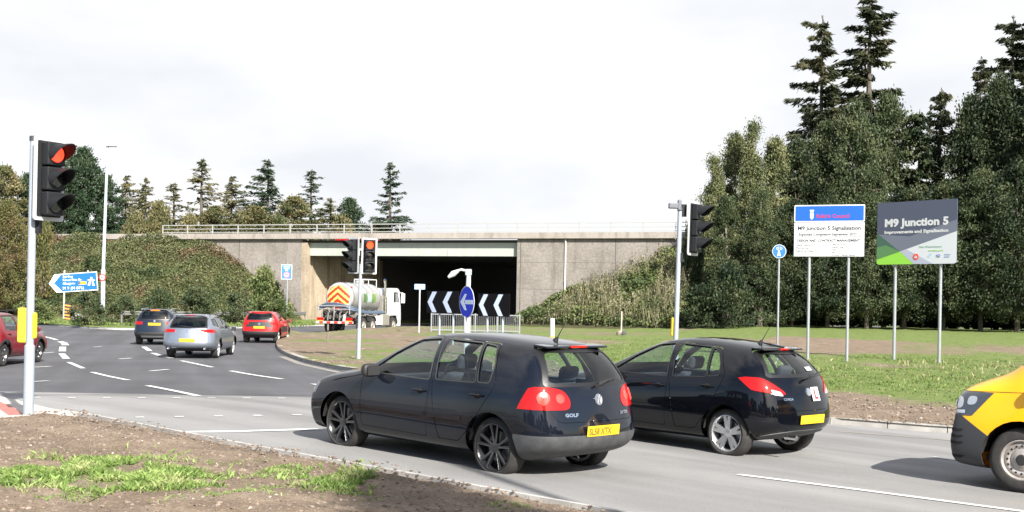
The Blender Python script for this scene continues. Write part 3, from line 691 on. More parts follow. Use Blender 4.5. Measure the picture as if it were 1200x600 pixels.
for px, pt, Y, hw, k, lf, ds in LT:
    hw *= 1.55 if 'larch' in k else 1.15
    plant('conifer' if 'larch' in k else ('bush' if 'bush' in k else 'pine_tree'), k, px, pt, Y, hw, lf, ds, 'bush' if 'bush' in k else 'tree', base=6.2, group=G2)
for i in range(17):
    px = 822+i*31; plant('bush', 'bush%d' % (i % 2), px, 338-8*((i*7) % 4), (82-(i % 3)) if px < 865 else 101, 30, [L_dark, L_mid][(i*5) % 3 == 1], 'dark undergrowth bush at the foot of the wood', 'bush', group='undergrowth bushes along the foot of the wood')
for i, px in enumerate([160, 178, 222, 285, 328, 400]): plant('bush', 'bush%d' % (i % 2), px, 252+3*((i*5) % 3), 139, 20, L_olive, 'low olive bush among the trees behind the bridge railing', 'bush', base=6.2, group='low bushes behind the railing')
G3 = 'bushes along the left bank'
def gzb(px, Y):
    X = (px-600)/F*Y; u, d_ = to_l(X, Y); return bankL(u, d_)-.2 if d_ > 0 else 7
for px, pt, Y, hw, k, lf, ds in [(10,238,99,32,'dark2',L_aut,'large yellow and rust bush high on the bank at the left edge'),(-42,225,98,40,'dark2',L_aut,'rust bush beyond the left edge of the view'),(50,258,103,20,'bush1',L_aut,'golden bush on the bank behind the left signal pole'),
  
  (309,318,100,26,'bush0',L_shrub,'round pale green bush in front of the wing wall'),(102,344,82,22,'bush1',L_mid,'dark green bush right of the striped marker post'),(146,349,83,20,'bush0',L_mid,'dark bush behind the dark blue car'),
  (188,341,86,24,'bush1',L_mid,'hedge bush above the dark blue car'),(232,340,88,26,'bush0',L_mid,'hedge bush above the silver estate'),(276,345,91,24,'bush1',L_mid,'hedge bush left of the red car'),(328,352,95,18,'bush1',L_shrub,'low bush behind the red car'),
  (40,352,88,24,'bush0',L_shrub,'low bush left of the blue direction sign')]:
    plant('bush', k, px, pt, Y, hw, lf, ds, 'bush', base=gzb(px, Y), group=G3)
# bramble cover on the banks, tall weeds
def scatter(fn, u0, u1, d0, d1, n, seed, leaf, lift, m, name, label):
    rng = np.random.default_rng(seed); us = rng.uniform(u0, u1, n); ds = rng.uniform(d0, d1, n); P = []
    for u, dd in zip(us, ds):
        z = fn(u, dd)
        if z < .45: continue
        hump = (mn.noise(Vector((u*.55, dd*.55, 1)))+.6)*lift
        p = bl(u, dd); P.append((p.x, p.y, z+max(0, hump)*rng.random()**.6))
    P = np.array(P); D = rng.normal(size=P.shape); D[:, 2] = np.abs(D[:, 2])*.5+.2
    o = quads(name, rhomb(P, D, leaf*rng.uniform(.7, 1.5, len(P)), leaf*rng.uniform(.5, 1, len(P)), rng), m); tag(o, label, 'plants', kind='stuff'); return o
scatter(bankL, SP-.1, 66, .1, 15, 170000, 5, .145, .8, L_bram, 'bramble', 'green and rusty brambles covering the left bank')
scatter(bankR, -19, -.2, .1, 12, 34000, 6, .20, 1.0, L_shrub, 'scrub', 'green scrub covering the bank right of the bridge')
rng = np.random.default_rng(9); P = []; Hh = []
for _ in range(3000):
    u = -rng.uniform(.5, 15.5); dd = rng.uniform(.2, 11)
    if mn.noise(Vector((u*.3, dd*.3, 9))) < -.15 or bankR(u, dd) < .4: continue
    p = bl(u, dd); hh = rng.uniform(.6, 1.9)*(.35+.65*sst(1, 8, -u)); P.append((p.x, p.y, bankR(u, dd)+hh/2)); Hh.append(hh)
P = np.array(P); Hh = np.array(Hh); D = rng.normal(size=P.shape)*.14; D[:, 2] = 1
st_m = leafmat('dry_stalks', [(.10,.11,.05),(.17,.16,.09),(.26,.23,.16)], .6, .5)
V1 = rhomb(P, D, Hh, .045, rng); k = 4
Q = np.repeat(P, k, 0)+rng.normal(size=(len(P)*k, 3))*.09; Q[:, 2] += np.repeat(Hh, k)*rng.uniform(.05, .5, len(Q)); V2_ = rhomb(Q, rng.normal(size=Q.shape)*.5+np.array([0, 0, .7]), .20, .07, rng)
tag(quads('tall_weeds', np.concatenate([V1, V2_]), st_m), 'tall dry buff weeds standing on the bank right of the bridge', 'plants', kind='stuff')
# grass blades: island, verges, near tufts
def blades(P, h, wd, lean, rng, m, name, label):
    P = np.asarray(P); N = len(P); D = rng.normal(size=(N, 3))*lean; D[:, 2] = 1; D = unit(D); hh = (np.asarray(h)*np.ones(N))[:, None]
    S = unit(np.cross(D, rng.normal(size=(N, 3))))*(np.asarray(wd)*np.ones(N))[:, None]*.5
    bend = rng.normal(size=(N, 3))*lean*.7; bend[:, 2] = 0
    V = np.stack([P-S, P+S, P+D*hh*.6+S*.6, P+D*hh+bend*hh*.6], 1); o = quads(name, V, m); tag(o, label, 'grass', kind='stuff'); return o
G_gr = leafmat('grass_blades', [(.075,.13,.025),(.125,.18,.045),(.21,.23,.09)], 1.2, .3)
G_br = leafmat('fresh_grass', [(.11,.18,.04),(.18,.26,.07),(.30,.33,.14)], 3.0, .35)
G_dry = leafmat('dry_grass', [(.16,.18,.07),(.26,.24,.12),(.34,.30,.17)], 2.0, .3)
rng = np.random.default_rng(21); P = []; hh = []
while len(P) < 90000:
    y = 16+50*rng.random()**1.5; x = rng.uniform(-7, 24)*(.4+.6*y/60)+(.1*y if y > 30 else 0)
    if not inpoly(x, y, [(p.x, p.y) for p in A_isl]+[(p.x, p.y) for p in B_isl[::-1]]): continue
    g = gmask(x, y)
    if g < .42+.25*rng.random(): continue
    P.append((x, y, isl(x, y)+fbm(x, y, .9)*.05-.02)); hh.append(rng.uniform(.02, .06)*(1+.6*(g > .8)))
blades(P, hh, .02, .6, rng, G_gr, 'grass', 'short green grass growing over the island behind the black cars')
P = []; hh = []
for _ in range(2600):
    y = rng.uniform(33, 47); x = rng.uniform(7, 22)
    if fbm(x, y, .4) < .0: continue
    P.append((x, y, isl(x, y))); hh.append(rng.uniform(.07, .19))
blades(P, hh, .012, .5, rng, G_dry, 'dry_grass', 'pale dry grass stalks around the feet of the sign posts')
P = []; hh = []
for cx, cy, r1, r2, a in PATCH:
    n = int(9000*a*min(1.8, r1*r2*3)); tall = .085 if a > .85 else .04
    for _ in range(n):
        x, y = cx+rng.normal()*r1*.5, cy+rng.normal()*r2*.5
        if fbm(x, y, 2.5) < -.05+.25*(1-a): continue
        P.append((x, y, nz_(x, y, .5)-.01)); hh.append(rng.uniform(.4, 1.1)*tall)
blades(P, hh, .0038, .7, rng, G_br, 'grass_tuft', 'bright green grass tufts on the near soil verge')
P = []; 
for _ in range(9000):
    t = rng.random(); x = -60+t*46; y = 78+rng.random()*24
    u, d_ = to_l(x, y)
    if d_ < 6: continue
    P.append((x, y, .2))
blades(P, .18, .05, .5, rng, G_gr, 'verge_grass', 'grass on the verge in front of the left hedge')
# clods and stones on the soil
def clods(n, fn, smin, smax, seed, m, name, label):
    rng = np.random.default_rng(seed); bm = bmesh.new(); bmesh.ops.create_icosphere(bm, subdivisions=1, radius=1); bv = np.array([v.co[:] for v in bm.verts]); bf = [[v.index for v in f.verts] for f in bm.faces]; bm.free()
    vs = []; fs = []; c = 0
    while c < n:
        p = fn(rng)
        if p is None: continue
        s = smin+(smax-smin)*rng.random()**3.5; v = bv*(1+rng.normal(size=(len(bv), 1))*.18)*np.array([s*rng.uniform(.8, 1.5), s*rng.uniform(.8, 1.4), s*rng.uniform(.45, .9)])
        a = rng.uniform(0, 6.28); ca, sa = math.cos(a), math.sin(a); v = np.stack([v[:, 0]*ca-v[:, 1]*sa, v[:, 0]*sa+v[:, 1]*ca, v[:, 2]], 1)+np.array(p); fs += [[i+len(bv)*c for i in f] for f in bf]; vs.append(v); c += 1
    me = bpy.data.meshes.new(name); me.from_pydata(np.concatenate(vs).tolist(), [], fs); o = link_mesh(name, me, m); tag(o, label, 'soil', kind='stuff'); return o
NP = [(p.x, p.y) for p in E_near]+[(p.x, p.y) for p in Nb[::-1]]
ES = resample(E_near, .4)
def near_pt(rng):
    y = 8.5+9*rng.random(); x = rng.uniform(-9, 3)
    return (x, y, nz_(x, y, .5)) if inpoly(x, y, NP) and min((Vector((x, y, 0))-q).length for q in ES) > .13 else None
clod_m = mat('soil_clods', (.17,.132,.105), .95, island=.45)
stone_m = mat('stones', (.32,.28,.25), .8, island=.4)
clods(15000, near_pt, .004, .022, 31, clod_m, 'soil_clods', 'brown soil clods strewn on the near verge')
clods(800, near_pt, .004, .016, 32, stone_m, 'stones', 'small pale stones scattered on the near soil verge')
IP = [(p.x, p.y) for p in A_isl]+[(p.x, p.y) for p in B_isl[::-1]]
def isl_pt(rng):
    y = 16+34*rng.random()**1.3; x = rng.uniform(-6, 15)
    if not inpoly(x, y, IP) or gmask(x, y) > .5: return None
    return (x, y, isl(x, y)+.01)
clods(9000, isl_pt, .008, .034, 33, clod_m, 'island_clods', 'brown soil clods on the island behind the kerb')
clods(500, isl_pt, .008, .026, 34, stone_m, 'island_stones', 'pale stones on the bare soil of the island')

# tree and lamp column behind the camera: their shadows fall on the verge and the road
plant('broadleaf_tree', 'dark0', 600, 358, 60, 1, L_mid, 'narrow leafy tree on the verge behind the viewpoint', 'tree', base=0, group=None)
bt = [o for o in bpy.data.objects if o.get('label') == 'narrow leafy tree on the verge behind the viewpoint'][0]; bt.location = (5.3, -1.6, .1); bt.scale = (.40, .40, .74)

for i in range(15):  # added tree row out of view, darkens the reflections in the car sides
    x = -52+i*8.2; plant('broadleaf_tree', ['dark0','dark1','dark2'][i % 3], 600, 358, 60, 1, [L_mid, L_dark][i % 2], 'tree in an added unseen row behind the viewpoint, darkens car reflections', 'tree', base=0, group='row of trees behind the viewpoint')
    o = [q for q in bpy.data.objects if q.get('group') == 'row of trees behind the viewpoint'][-1]; o.location = (x, -24-2.5*((i*3) % 4), -.1); o.scale = (1.15, 1.15, .62+.08*((i*5) % 4))
# ================================================================== vehicles
paint_black = mat('black_paint', (.0025,.003,.005), .3, coat=1, spec=0, var=.25, vscale=2)
paint_blue_black = mat('dusty_black_paint', (.004,.0055,.010), .5, coat=1, spec=0, c2=(.008,.010,.016), vscale=1.5)
paint_yellow = mat('yellow_paint', (.82,.41,.008), .35, coat=.6, spec=.3)
paint_maroon = mat('maroon_paint', (.16,.006,.012), .3, coat=.6, spec=.2)
paint_red = mat('red_paint', (.50,.010,.010), .3, coat=.6, spec=.2)
paint_silver = mat('silver_paint', (.26,.29,.34), .32, metal=.7, coat=.5)
paint_navy = mat('navy_paint', (.010,.016,.030), .3, coat=.6, spec=.2)
plastic = mat('black_plastic', (.018,.018,.019), .55)
plastic_grey = mat('grey_plastic', (.05,.052,.055), .6, var=.25, vscale=9)
trim_blk = mat('window_rubber', (.008,.008,.009), .4)
chrome = mat('chrome', (.75,.75,.76), .15, metal=1)
alloy = mat('alloy', (.55,.56,.58), .28, metal=.8)
alloy_dark = mat('dark_alloy', (.035,.036,.04), .28, metal=.5, coat=.5)
alloy_edge = mat('alloy_edge', (.22,.22,.23), .25, metal=.9)
steel_w = mat('dusty_steel_rim', (.33,.30,.27), .5, metal=.5, c2=(.45,.42,.40), vscale=18)
rubber = mat('tyre_rubber', (.022,.021,.020), .85, c2=(.035,.033,.031), vscale=12, bump=.2, bscale=60)
under = mat('dark_underbody', (.008,.008,.008), .9)
fabric = mat('seat_fabric', (.035,.037,.045), .9)
red_lens = mat('red_lens', (.36,.007,.006), .3, coat=1, spec=0)
clear_lens = mat('clear_lens', (.5,.52,.55), .08, coat=1, metal=.3)
dark_lens = mat('dark_lamp', (.05,.055,.065), .08, coat=1)
amber_lens = mat('amber_lens', (.8,.25,.02), .15, coat=1)
plate_y = mat('plate_yellow', (.62,.40,.02), .6, spec=.2)
plate_t = mat('plate_lettering', (.16,.10,.02), .5)
white_m = mat('white_paint', (.55,.56,.57), .4)
glass = glassmat('car_glass', (.80,.90,.92))
glass_dk = glassmat('tinted_glass', (.10,.13,.15))

def car_base(S, lv=2):
    W = S['W']; L1 = S['L1']; L0 = S['L0']; top = S['top']; hood_end = S['cowl']; hdr = S['header']; nf = len(S['st'])+2
    zc, zr = interp(top, hood_end), interp(top, hdr)
    vsx = [None]+S['st']+[None]; ylow = S.get('ylow', (.84,.96,1.0,.985)); rings = []
    for i, x0 in enumerate(vsx):
        end = 1 if i == 0 else (-1 if i == nf-1 else 0)
        xx = L1 if end == 1 else (L0 if end == -1 else x0)
        pf = interp(S['plan'], xx); sill = interp(S['sill'], xx); ring = []
        if end == 1:
            zn = S['nose']; zt = zn
            zs = [sill, sill+.1, .34+.3*(zn-.34)/1., zn-.16, zn-.07, zn-.035, zn-.01, zn]
            ys = [ylow[0], ylow[1], 1, .97, .90, .80, .65, .42]
        else:
            zt = interp(top, xx); bz = interp(S['belt'], xx)
            t = min(1, max(0, (hood_end-xx)/(hood_end-hdr)))
            tt = max(0, (zt-zc)/(zr-zc)) if xx > hdr else 1
            if xx >= hood_end: tt = 0
            b4 = min(bz, zt-.10)
            z6 = zt-(.035+.03*tt); yb = S['yb']*(1-tt)+S['yb']*tt; y6 = .74*(1-tt)+S['yr']*tt
            y4 = (.925 if tt == 0 else S['yb']); 
            z5 = (b4+z6)/2; y5 = (y4+y6)/2+.035*(1 if tt > 0 else .6)
            zs = [sill, sill+.11, .52*S.get('zk', 1), .78*b4+.02, b4, z5, z6, zt-.012]
            ys = [ylow[0], ylow[1], ylow[2], ylow[3], y4, y5, y6, y6*.68]
            if tt == 0: ys[7] = .5
        for z, yf in zip(zs, ys):
            x = xx if end == 0 else interp(S['xf'] if end == 1 else S['xr'], z)
            if end: x -= end*S.get('corner', .14)*(1 if z < 1.1 else .7)
            ring.append(Vector((x, yf*W*pf, z)))
        xc7 = xx if end == 0 else interp(S['xf'] if end == 1 else S['xr'], zt)
        rings.append((end, ring, zt, xc7))
    bm = bmesh.new(); NR = 8
    cols = [1, .5, 0, -.5, -1]
    V = []
    for end, ring, zt, xc in rings:
        row = {}
        for k in range(NR):
            row[(k, 1)] = bm.verts.new(ring[k]); row[(k, -1)] = bm.verts.new(ring[k]*1); row[(k, -1)].co.y *= -1
        def mk(k, c):
            p = ring[k]; x = p.x
            if end: x += end*S.get('corner', .14)*(1-abs(c)**2)*(1 if p.z < 1.1 else .7)
            z = p.z if k < 7 else (p.z+.012*(1-abs(c)))
            return bm.verts.new((x, p.y*c, z))
        ks = range(NR) if end else (0, 7)
        for k in ks:
            for c in (.5, 0, -.5): row[(k, c)] = mk(k, c)
        V.append(row)
    def F4(a, b, c, d):
        bm.faces.new((a, b, c, d))
    for a, b in zip(V, V[1:]):
        for s in (1, -1):
            for k in range(NR-1):
                q = (a[(k, s)], a[(k+1, s)], b[(k+1, s)], b[(k, s)]); F4(*(q if s == 1 else q[::-1]))
        for k in (0, 7):
            for c, d in zip(cols, cols[1:]):
                q = (a[(k, c)], a[(k, d)], b[(k, d)], b[(k, c)]); F4(*(q if k == 7 else q[::-1]))
    for row, fl in ((V[0], 1), (V[-1], -1)):
        for k in range(NR-1):
            for c, d in zip(cols, cols[1:]):
                q = (row[(k, c)], row[(k, d)], row[(k+1, d)], row[(k+1, c)]); F4(*(q if fl == 1 else q[::-1]))
    bmesh.ops.recalc_face_normals(bm, faces=bm.faces)
    me = bpy.data.meshes.new('b'); bm.to_mesh(me); bm.free()
    o = bpy.data.objects.new('b', me); col.objects.link(o)
    md = o.modifiers.new('s', 'SUBSURF'); md.levels = lv; md.render_levels = lv
    dg = bpy.context.evaluated_depsgraph_get(); m2 = bpy.data.meshes.new_from_object(o.evaluated_get(dg))
    bpy.data.objects.remove(o); bpy.data.meshes.remove(me)
    out = bmesh.new(); out.from_mesh(m2); bpy.data.meshes.remove(m2); return out
AX = {'y': (0, 2), 'x': (1, 2), 'z': (0, 1)}
def planes(poly, ax):
    i, j = AX[ax]; cx = sum(p[0] for p in poly)/len(poly); cy = sum(p[1] for p in poly)/len(poly); out = []
    for a, b in zip(poly, poly[1:]+poly[:1]):
        dx, dy = b[0]-a[0], b[1]-a[1]; nx, ny = dy, -dx
        l = math.hypot(nx, ny)
        if l < 1e-7: continue
        nx /= l; ny /= l
        if nx*(cx-a[0])+ny*(cy-a[1]) > 0: nx, ny = -nx, -ny     # outward
        co = [0, 0, 0]; co[i] = a[0]; co[j] = a[1]; no = [0, 0, 0]; no[i] = nx; no[j] = ny
        out.append((Vector(co), Vector(no)))
    return out
def fsel(faces, poly, ax, side, lim=.12):
    i, j = AX[ax]; k = 3-i-j
    x0 = min(p[0] for p in poly)-.001; x1 = max(p[0] for p in poly)+.001; y0 = min(p[1] for p in poly)-.001; y1 = max(p[1] for p in poly)+.001; r = []
    for f in faces:
        if side and f.normal[k]*side < lim: continue
        if side and ax == 'y' and f.calc_center_median().y*side < 0: continue
        a = [v.co[i] for v in f.verts]; b = [v.co[j] for v in f.verts]
        if max(a) < x0 or min(a) > x1 or max(b) < y0 or min(b) > y1: continue
        r.append(f)
    return r
def inside(c, pls): return all((c-p).dot(n) < 0 for p, n in pls)
def punch(bm, poly, ax, side, lim=.12):
    pls = planes(poly, ax); fs = fsel(bm.faces, poly, ax, side, lim)
    for co, no in pls:
        if not fs: return
        g = list({e for f in fs for e in f.edges})+list({v for f in fs for v in f.verts})+fs
        r = bmesh.ops.bisect_plane(bm, geom=g, plane_co=co, plane_no=no, dist=1e-5)
        fs = [f for f in r['geom'] if isinstance(f, bmesh.types.BMFace)]
        bm.normal_update()
        fs = fsel(fs, poly, ax, side, lim)
    kill = [f for f in fs if inside(f.calc_center_median(), pls)]
    bmesh.ops.delete(bm, geom=kill, context='FACES')
def region(base, specs, offset=0., skirt=0., holes=(), lim=.12):
    """specs: list of (poly, axis, side); the patch of the body inside all of them, moved out by offset"""
    bm = base.copy(); poly, ax, side = specs[0]; bm.normal_update()
    keep = set(fsel(bm.faces, poly, ax, side, lim)); bmesh.ops.delete(bm, geom=[f for f in bm.faces if f not in keep], context='FACES')
    for poly, ax, side in specs:
        for co, no in planes(poly, ax):
            bmesh.ops.bisect_plane(bm, geom=bm.verts[:]+bm.edges[:]+bm.faces[:], plane_co=co, plane_no=no, dist=1e-5, clear_outer=True)
    for h in holes: punch(bm, *h, lim=lim)
    bm.normal_update()
    if offset:
        for v in bm.verts: v.co += v.normal*offset
    if skirt:
        es = [e for e in bm.edges if e.is_boundary]; nm = {v: v.normal.copy() for e in es for v in e.verts}
        r = bmesh.ops.extrude_edge_only(bm, edges=es)
        nv = [g for g in r['geom'] if isinstance(g, bmesh.types.BMVert)]
        for v in nv:
            src = [e.other_vert(v) for e in v.link_edges if e.other_vert(v) in nm]
            n = nm[src[0]] if src else v.normal
            v.co -= n*skirt
    return bm
def circ(cx, cz, r, n=24, a0=0, a1=360): return [(cx+r*math.cos(R(a0+(a1-a0)*k/n)), cz+r*math.sin(R(a0+(a1-a0)*k/n))) for k in range(n)]
def rpoly(poly, r=.03, n=3):
    """round the corners of a polygon"""
    out = []; m = len(poly)
    for i in range(m):
        p = Vector(poly[i]); a = Vector(poly[i-1]); b = Vector(poly[(i+1) % m])
        da = (a-p); db = (b-p); ra = min(r, da.length*.45); rb = min(r, db.length*.45)
        p0 = p+da.normalized()*ra; p1 = p+db.normalized()*rb
        for k in range(n+1):
            t = k/n; out.append(tuple((1-t)**2*p0+2*t*(1-t)*p+t*t*p1))
    return out
def smoothpatch(o):
    me = o.data; me.polygons.foreach_set('use_smooth', [True]*len(me.polygons))
    if hasattr(me, 'set_sharp_from_angle'): me.set_sharp_from_angle(angle=R(45))
    return o
def patch(name, bm, m, parent): return smoothpatch(bm_obj(name, bm, m, parent))

def wheel(parent, x, y, r, wd, rr, style, rim_m, z=None):
    s = 1 if y > 0 else -1
    M = Matrix.Scale(s, 4, (0, 1, 0))
    h = wd/2; b = MB(M)
    b.lathe([(rr, h-.02), (rr+.012, h-.004), (r-.05, h+.004), (r-.018, h-.012), (r, h-.035), (r, -h+.035), (r-.02, -h+.01), (rr, -h)], 48)
    w_ = b.build('wheel', [rubber], parent, True); w_.location = (x, y, r if z is None else z)
    b = MB(M)
    b.lathe([(rr+.004, h-.008), (rr-.006, h-.006), (rr-.022, h-.03), (rr-.03, -h+.01), (rr+.002, -h+.005)], 40); o = h-.045
    b.m = 1; b.lathe([(rr-.03, -.02), (.001, -.03)], 32)              # dark inside / brake
    b.m = 2; b.lathe([(rr*.68, -.005), (rr*.66, .005), (.05, .005)], 32)
    b.m = 0
    def spoke(a, w0, w1, r0, r1, y0, y1, th=.018, m=0):
        b.m = m; Q = Matrix.Rotation(a, 4, 'Y')
        vs = [(-w0, y0, r0), (w0, y0, r0), (w1, y1, r1), (-w1, y1, r1), (-w0*1.15, y0-th*2, r0), (w0*1.15, y0-th*2, r0), (w1*1.15, y1-th*2, r1), (-w1*1.15, y1-th*2, r1)]
        b.add([Q @ Vector(v) for v in vs], [(0,1,2,3),(0,4,5,1),(1,5,6,2),(2,6,7,3),(3,7,4,0),(4,7,6,5)])
    hub = .055
    if style == 'multi':
        for k in range(5):
            for d in (-1, 1):
                a = 2*math.pi*(k/5)+d*.19; spoke(a, .014, .013, hub*.6, rr-.012, o+.008, h-.014)
                spoke(a+.05*d, .004, .004, hub, rr-.014, o+.0105, h-.0115, .002, 3)
    elif style == 'five':
        for k in range(5):
            a = 2*math.pi*k/5
            for d in (-1, 1): spoke(a+d*.16, .026, .022, hub*.5, rr-.012, o+.006, h-.016)
    elif style == 'ten':
        for k in range(10): spoke(2*math.pi*k/10, .014, .02, hub*.5, rr-.012, o+.006, h-.016)
    elif style == 'steel':
        b.lathe([(rr-.02, h-.05), (rr-.045, h-.03), (rr-.06, h-.028), (rr*.58, h-.045), (rr*.5, h-.03), (.075, h-.028), (.07, h-.01), (.001, h-.008)], 40)
        b.m = 1
        for k in range(16):
            a = 2*math.pi*k/16; q = (rr*.70); b.lathe([(.013, h-.03), (.001, h-.029)], 8, Matrix.Translation((q*math.cos(a), .004, q*math.sin(a))))
        b.m = 4; b.lathe([(.06, h-.008), (.05, h+.002), (.001, h+.004)], 20); b.m = 0
    b.m = 0 if style != 'steel' else 4; b.lathe([(hub, o-.03), (hub, o+.012), (hub*.5, o+.018), (.001, o+.018)], 20)
    b.m = 1
    for k in range(5):
        a = 2*math.pi*(k+.5)/5; b.lathe([(.008, o+.013), (.001, o+.016)], 8, Matrix.Translation((hub*.72*math.cos(a), 0, hub*.72*math.sin(a))))
    b.build('rim', [rim_m, under, mat('brake_disc', (.25,.25,.26), .35, metal=.8), alloy_edge, plastic], w_, True)
    return w_
def seat(parent, x, y, hd=True, wd=.25, ztop=1.02):
    b = MB()
    b.prism([(x-.28, .42), (x+.25, .46), (x+.27, .60), (x-.24, .56)], y-wd, y+wd)
    b.prism([(x-.20, .52), (x-.34, .56), (x-.52, ztop), (x-.42, ztop+.03), (x-.33, ztop-.05)], y-wd*.9, y+wd*.9)
    if hd: b.prism([(x-.52, ztop+.05), (x-.57, ztop+.2), (x-.50, ztop+.24), (x-.45, ztop+.18), (x-.44, ztop+.06)], y-.13, y+.13)
    return bevel_mod(b.build('seat', fabric, parent), .035, 3)
def mirror(parent, x, y, z, m, s):
    bm = bmesh.new(); bmesh.ops.create_cube(bm, size=1)
    bmesh.ops.subdivide_edges(bm, edges=bm.edges[:], cuts=2, use_grid_fill=True)
    for v in bm.verts:
        n = v.co.normalized()*.62; v.co = v.co.lerp(n, .55)
        v.co = Vector((v.co.x*.12*(1.0 if v.co.x > 0 else .7), v.co.y*.22, v.co.z*.15))
    o = bm_obj('wing_mirror', bm, [m], parent, True, (x, s*(y+.10), z))
    md = o.modifiers.new('s', 'SUBSURF'); md.levels = md.render_levels = 1
    b = MB(); b.tube([(x+.02, s*(y-.04), z-.05), (x, s*(y+.06), z-.03)], .022, 8)
    b.box((x-.062, s*(y+.10)-.085, z-.055), (x-.058, s*(y+.10)+.085, z+.055)); a = b.build('mirror_arm', [plastic], o); a.location = -o.location
    return o
def handle(door, x, y, z, s, m):
    b = MB(); b.tube([(x+.10, s*(y-.02), z), (x+.085, s*(y+.022), z+.002), (x-.07, s*(y+.026), z+.004), (x-.10, s*(y-.02), z+.004)], .013, 8)
    b.m = 1; b.lathe([(.055, 0), (.045, .006), (.001, .006)], 16, Matrix.Translation((x+.0, s*(y-.001), z-.005)) @ Matrix.Scale(s, 4, (0,1,0)) @ Matrix.Scale(.6, 4, (0,0,1)))
    return b.build('handle', [m, under], door, True)

def surf_y(base, x, z, s=1):
    """outermost |y| of the body at (x, z)"""
    best = 0
    for v in base.verts:
        d = (v.co.x-x)**2+(v.co.z-z)**2
        if d < .01 and v.co.y*s > best and d < .006: best = v.co.y*s
    return best
from mathutils.bvhtree import BVHTree
def snap(base, y, z, side=-1, x0=None, out=.0):
    bv = BVHTree.FromBMesh(base); h = bv.ray_cast(Vector((side*6, y, z)), Vector((-side, 0, 0)))
    p = h[0] if h[0] else Vector((side*2, y, z)); n = h[1] if h[0] else Vector((side, 0, 0)); return p+n*out, n
def facing(p, n):
    """matrix whose +y axis is the surface normal, z up"""
    y = n.normalized(); x = y.cross(Vector((0, 0, 1))).normalized(); z = x.cross(y)
    M = Matrix((x, y, z)).transposed().to_4x4(); M.translation = p; return M
def stick(o, base, y, z, side=-1, out=.002):
    p, n = snap(base, y, z, side, out=out); M = facing(p, n) @ Matrix.Rotation(math.pi, 4, 'Z'); o.matrix_local = M; return o
def stuck_text(s, size, m, parent, base, y, z, bold=.0, sx=1.):
    o = text(s, size, m, parent, (0,0,0), (0,0,0), 'CENTER', bold=bold)
    p, n = snap(base, y, z, -1, out=.004); M = facing(p, n) @ Matrix.Rotation(math.pi, 4, 'Z')
    o.matrix_local = M @ Matrix.Rotation(R(90), 4, 'X') @ Matrix.Diagonal((sx, 1, 1, 1)); return o
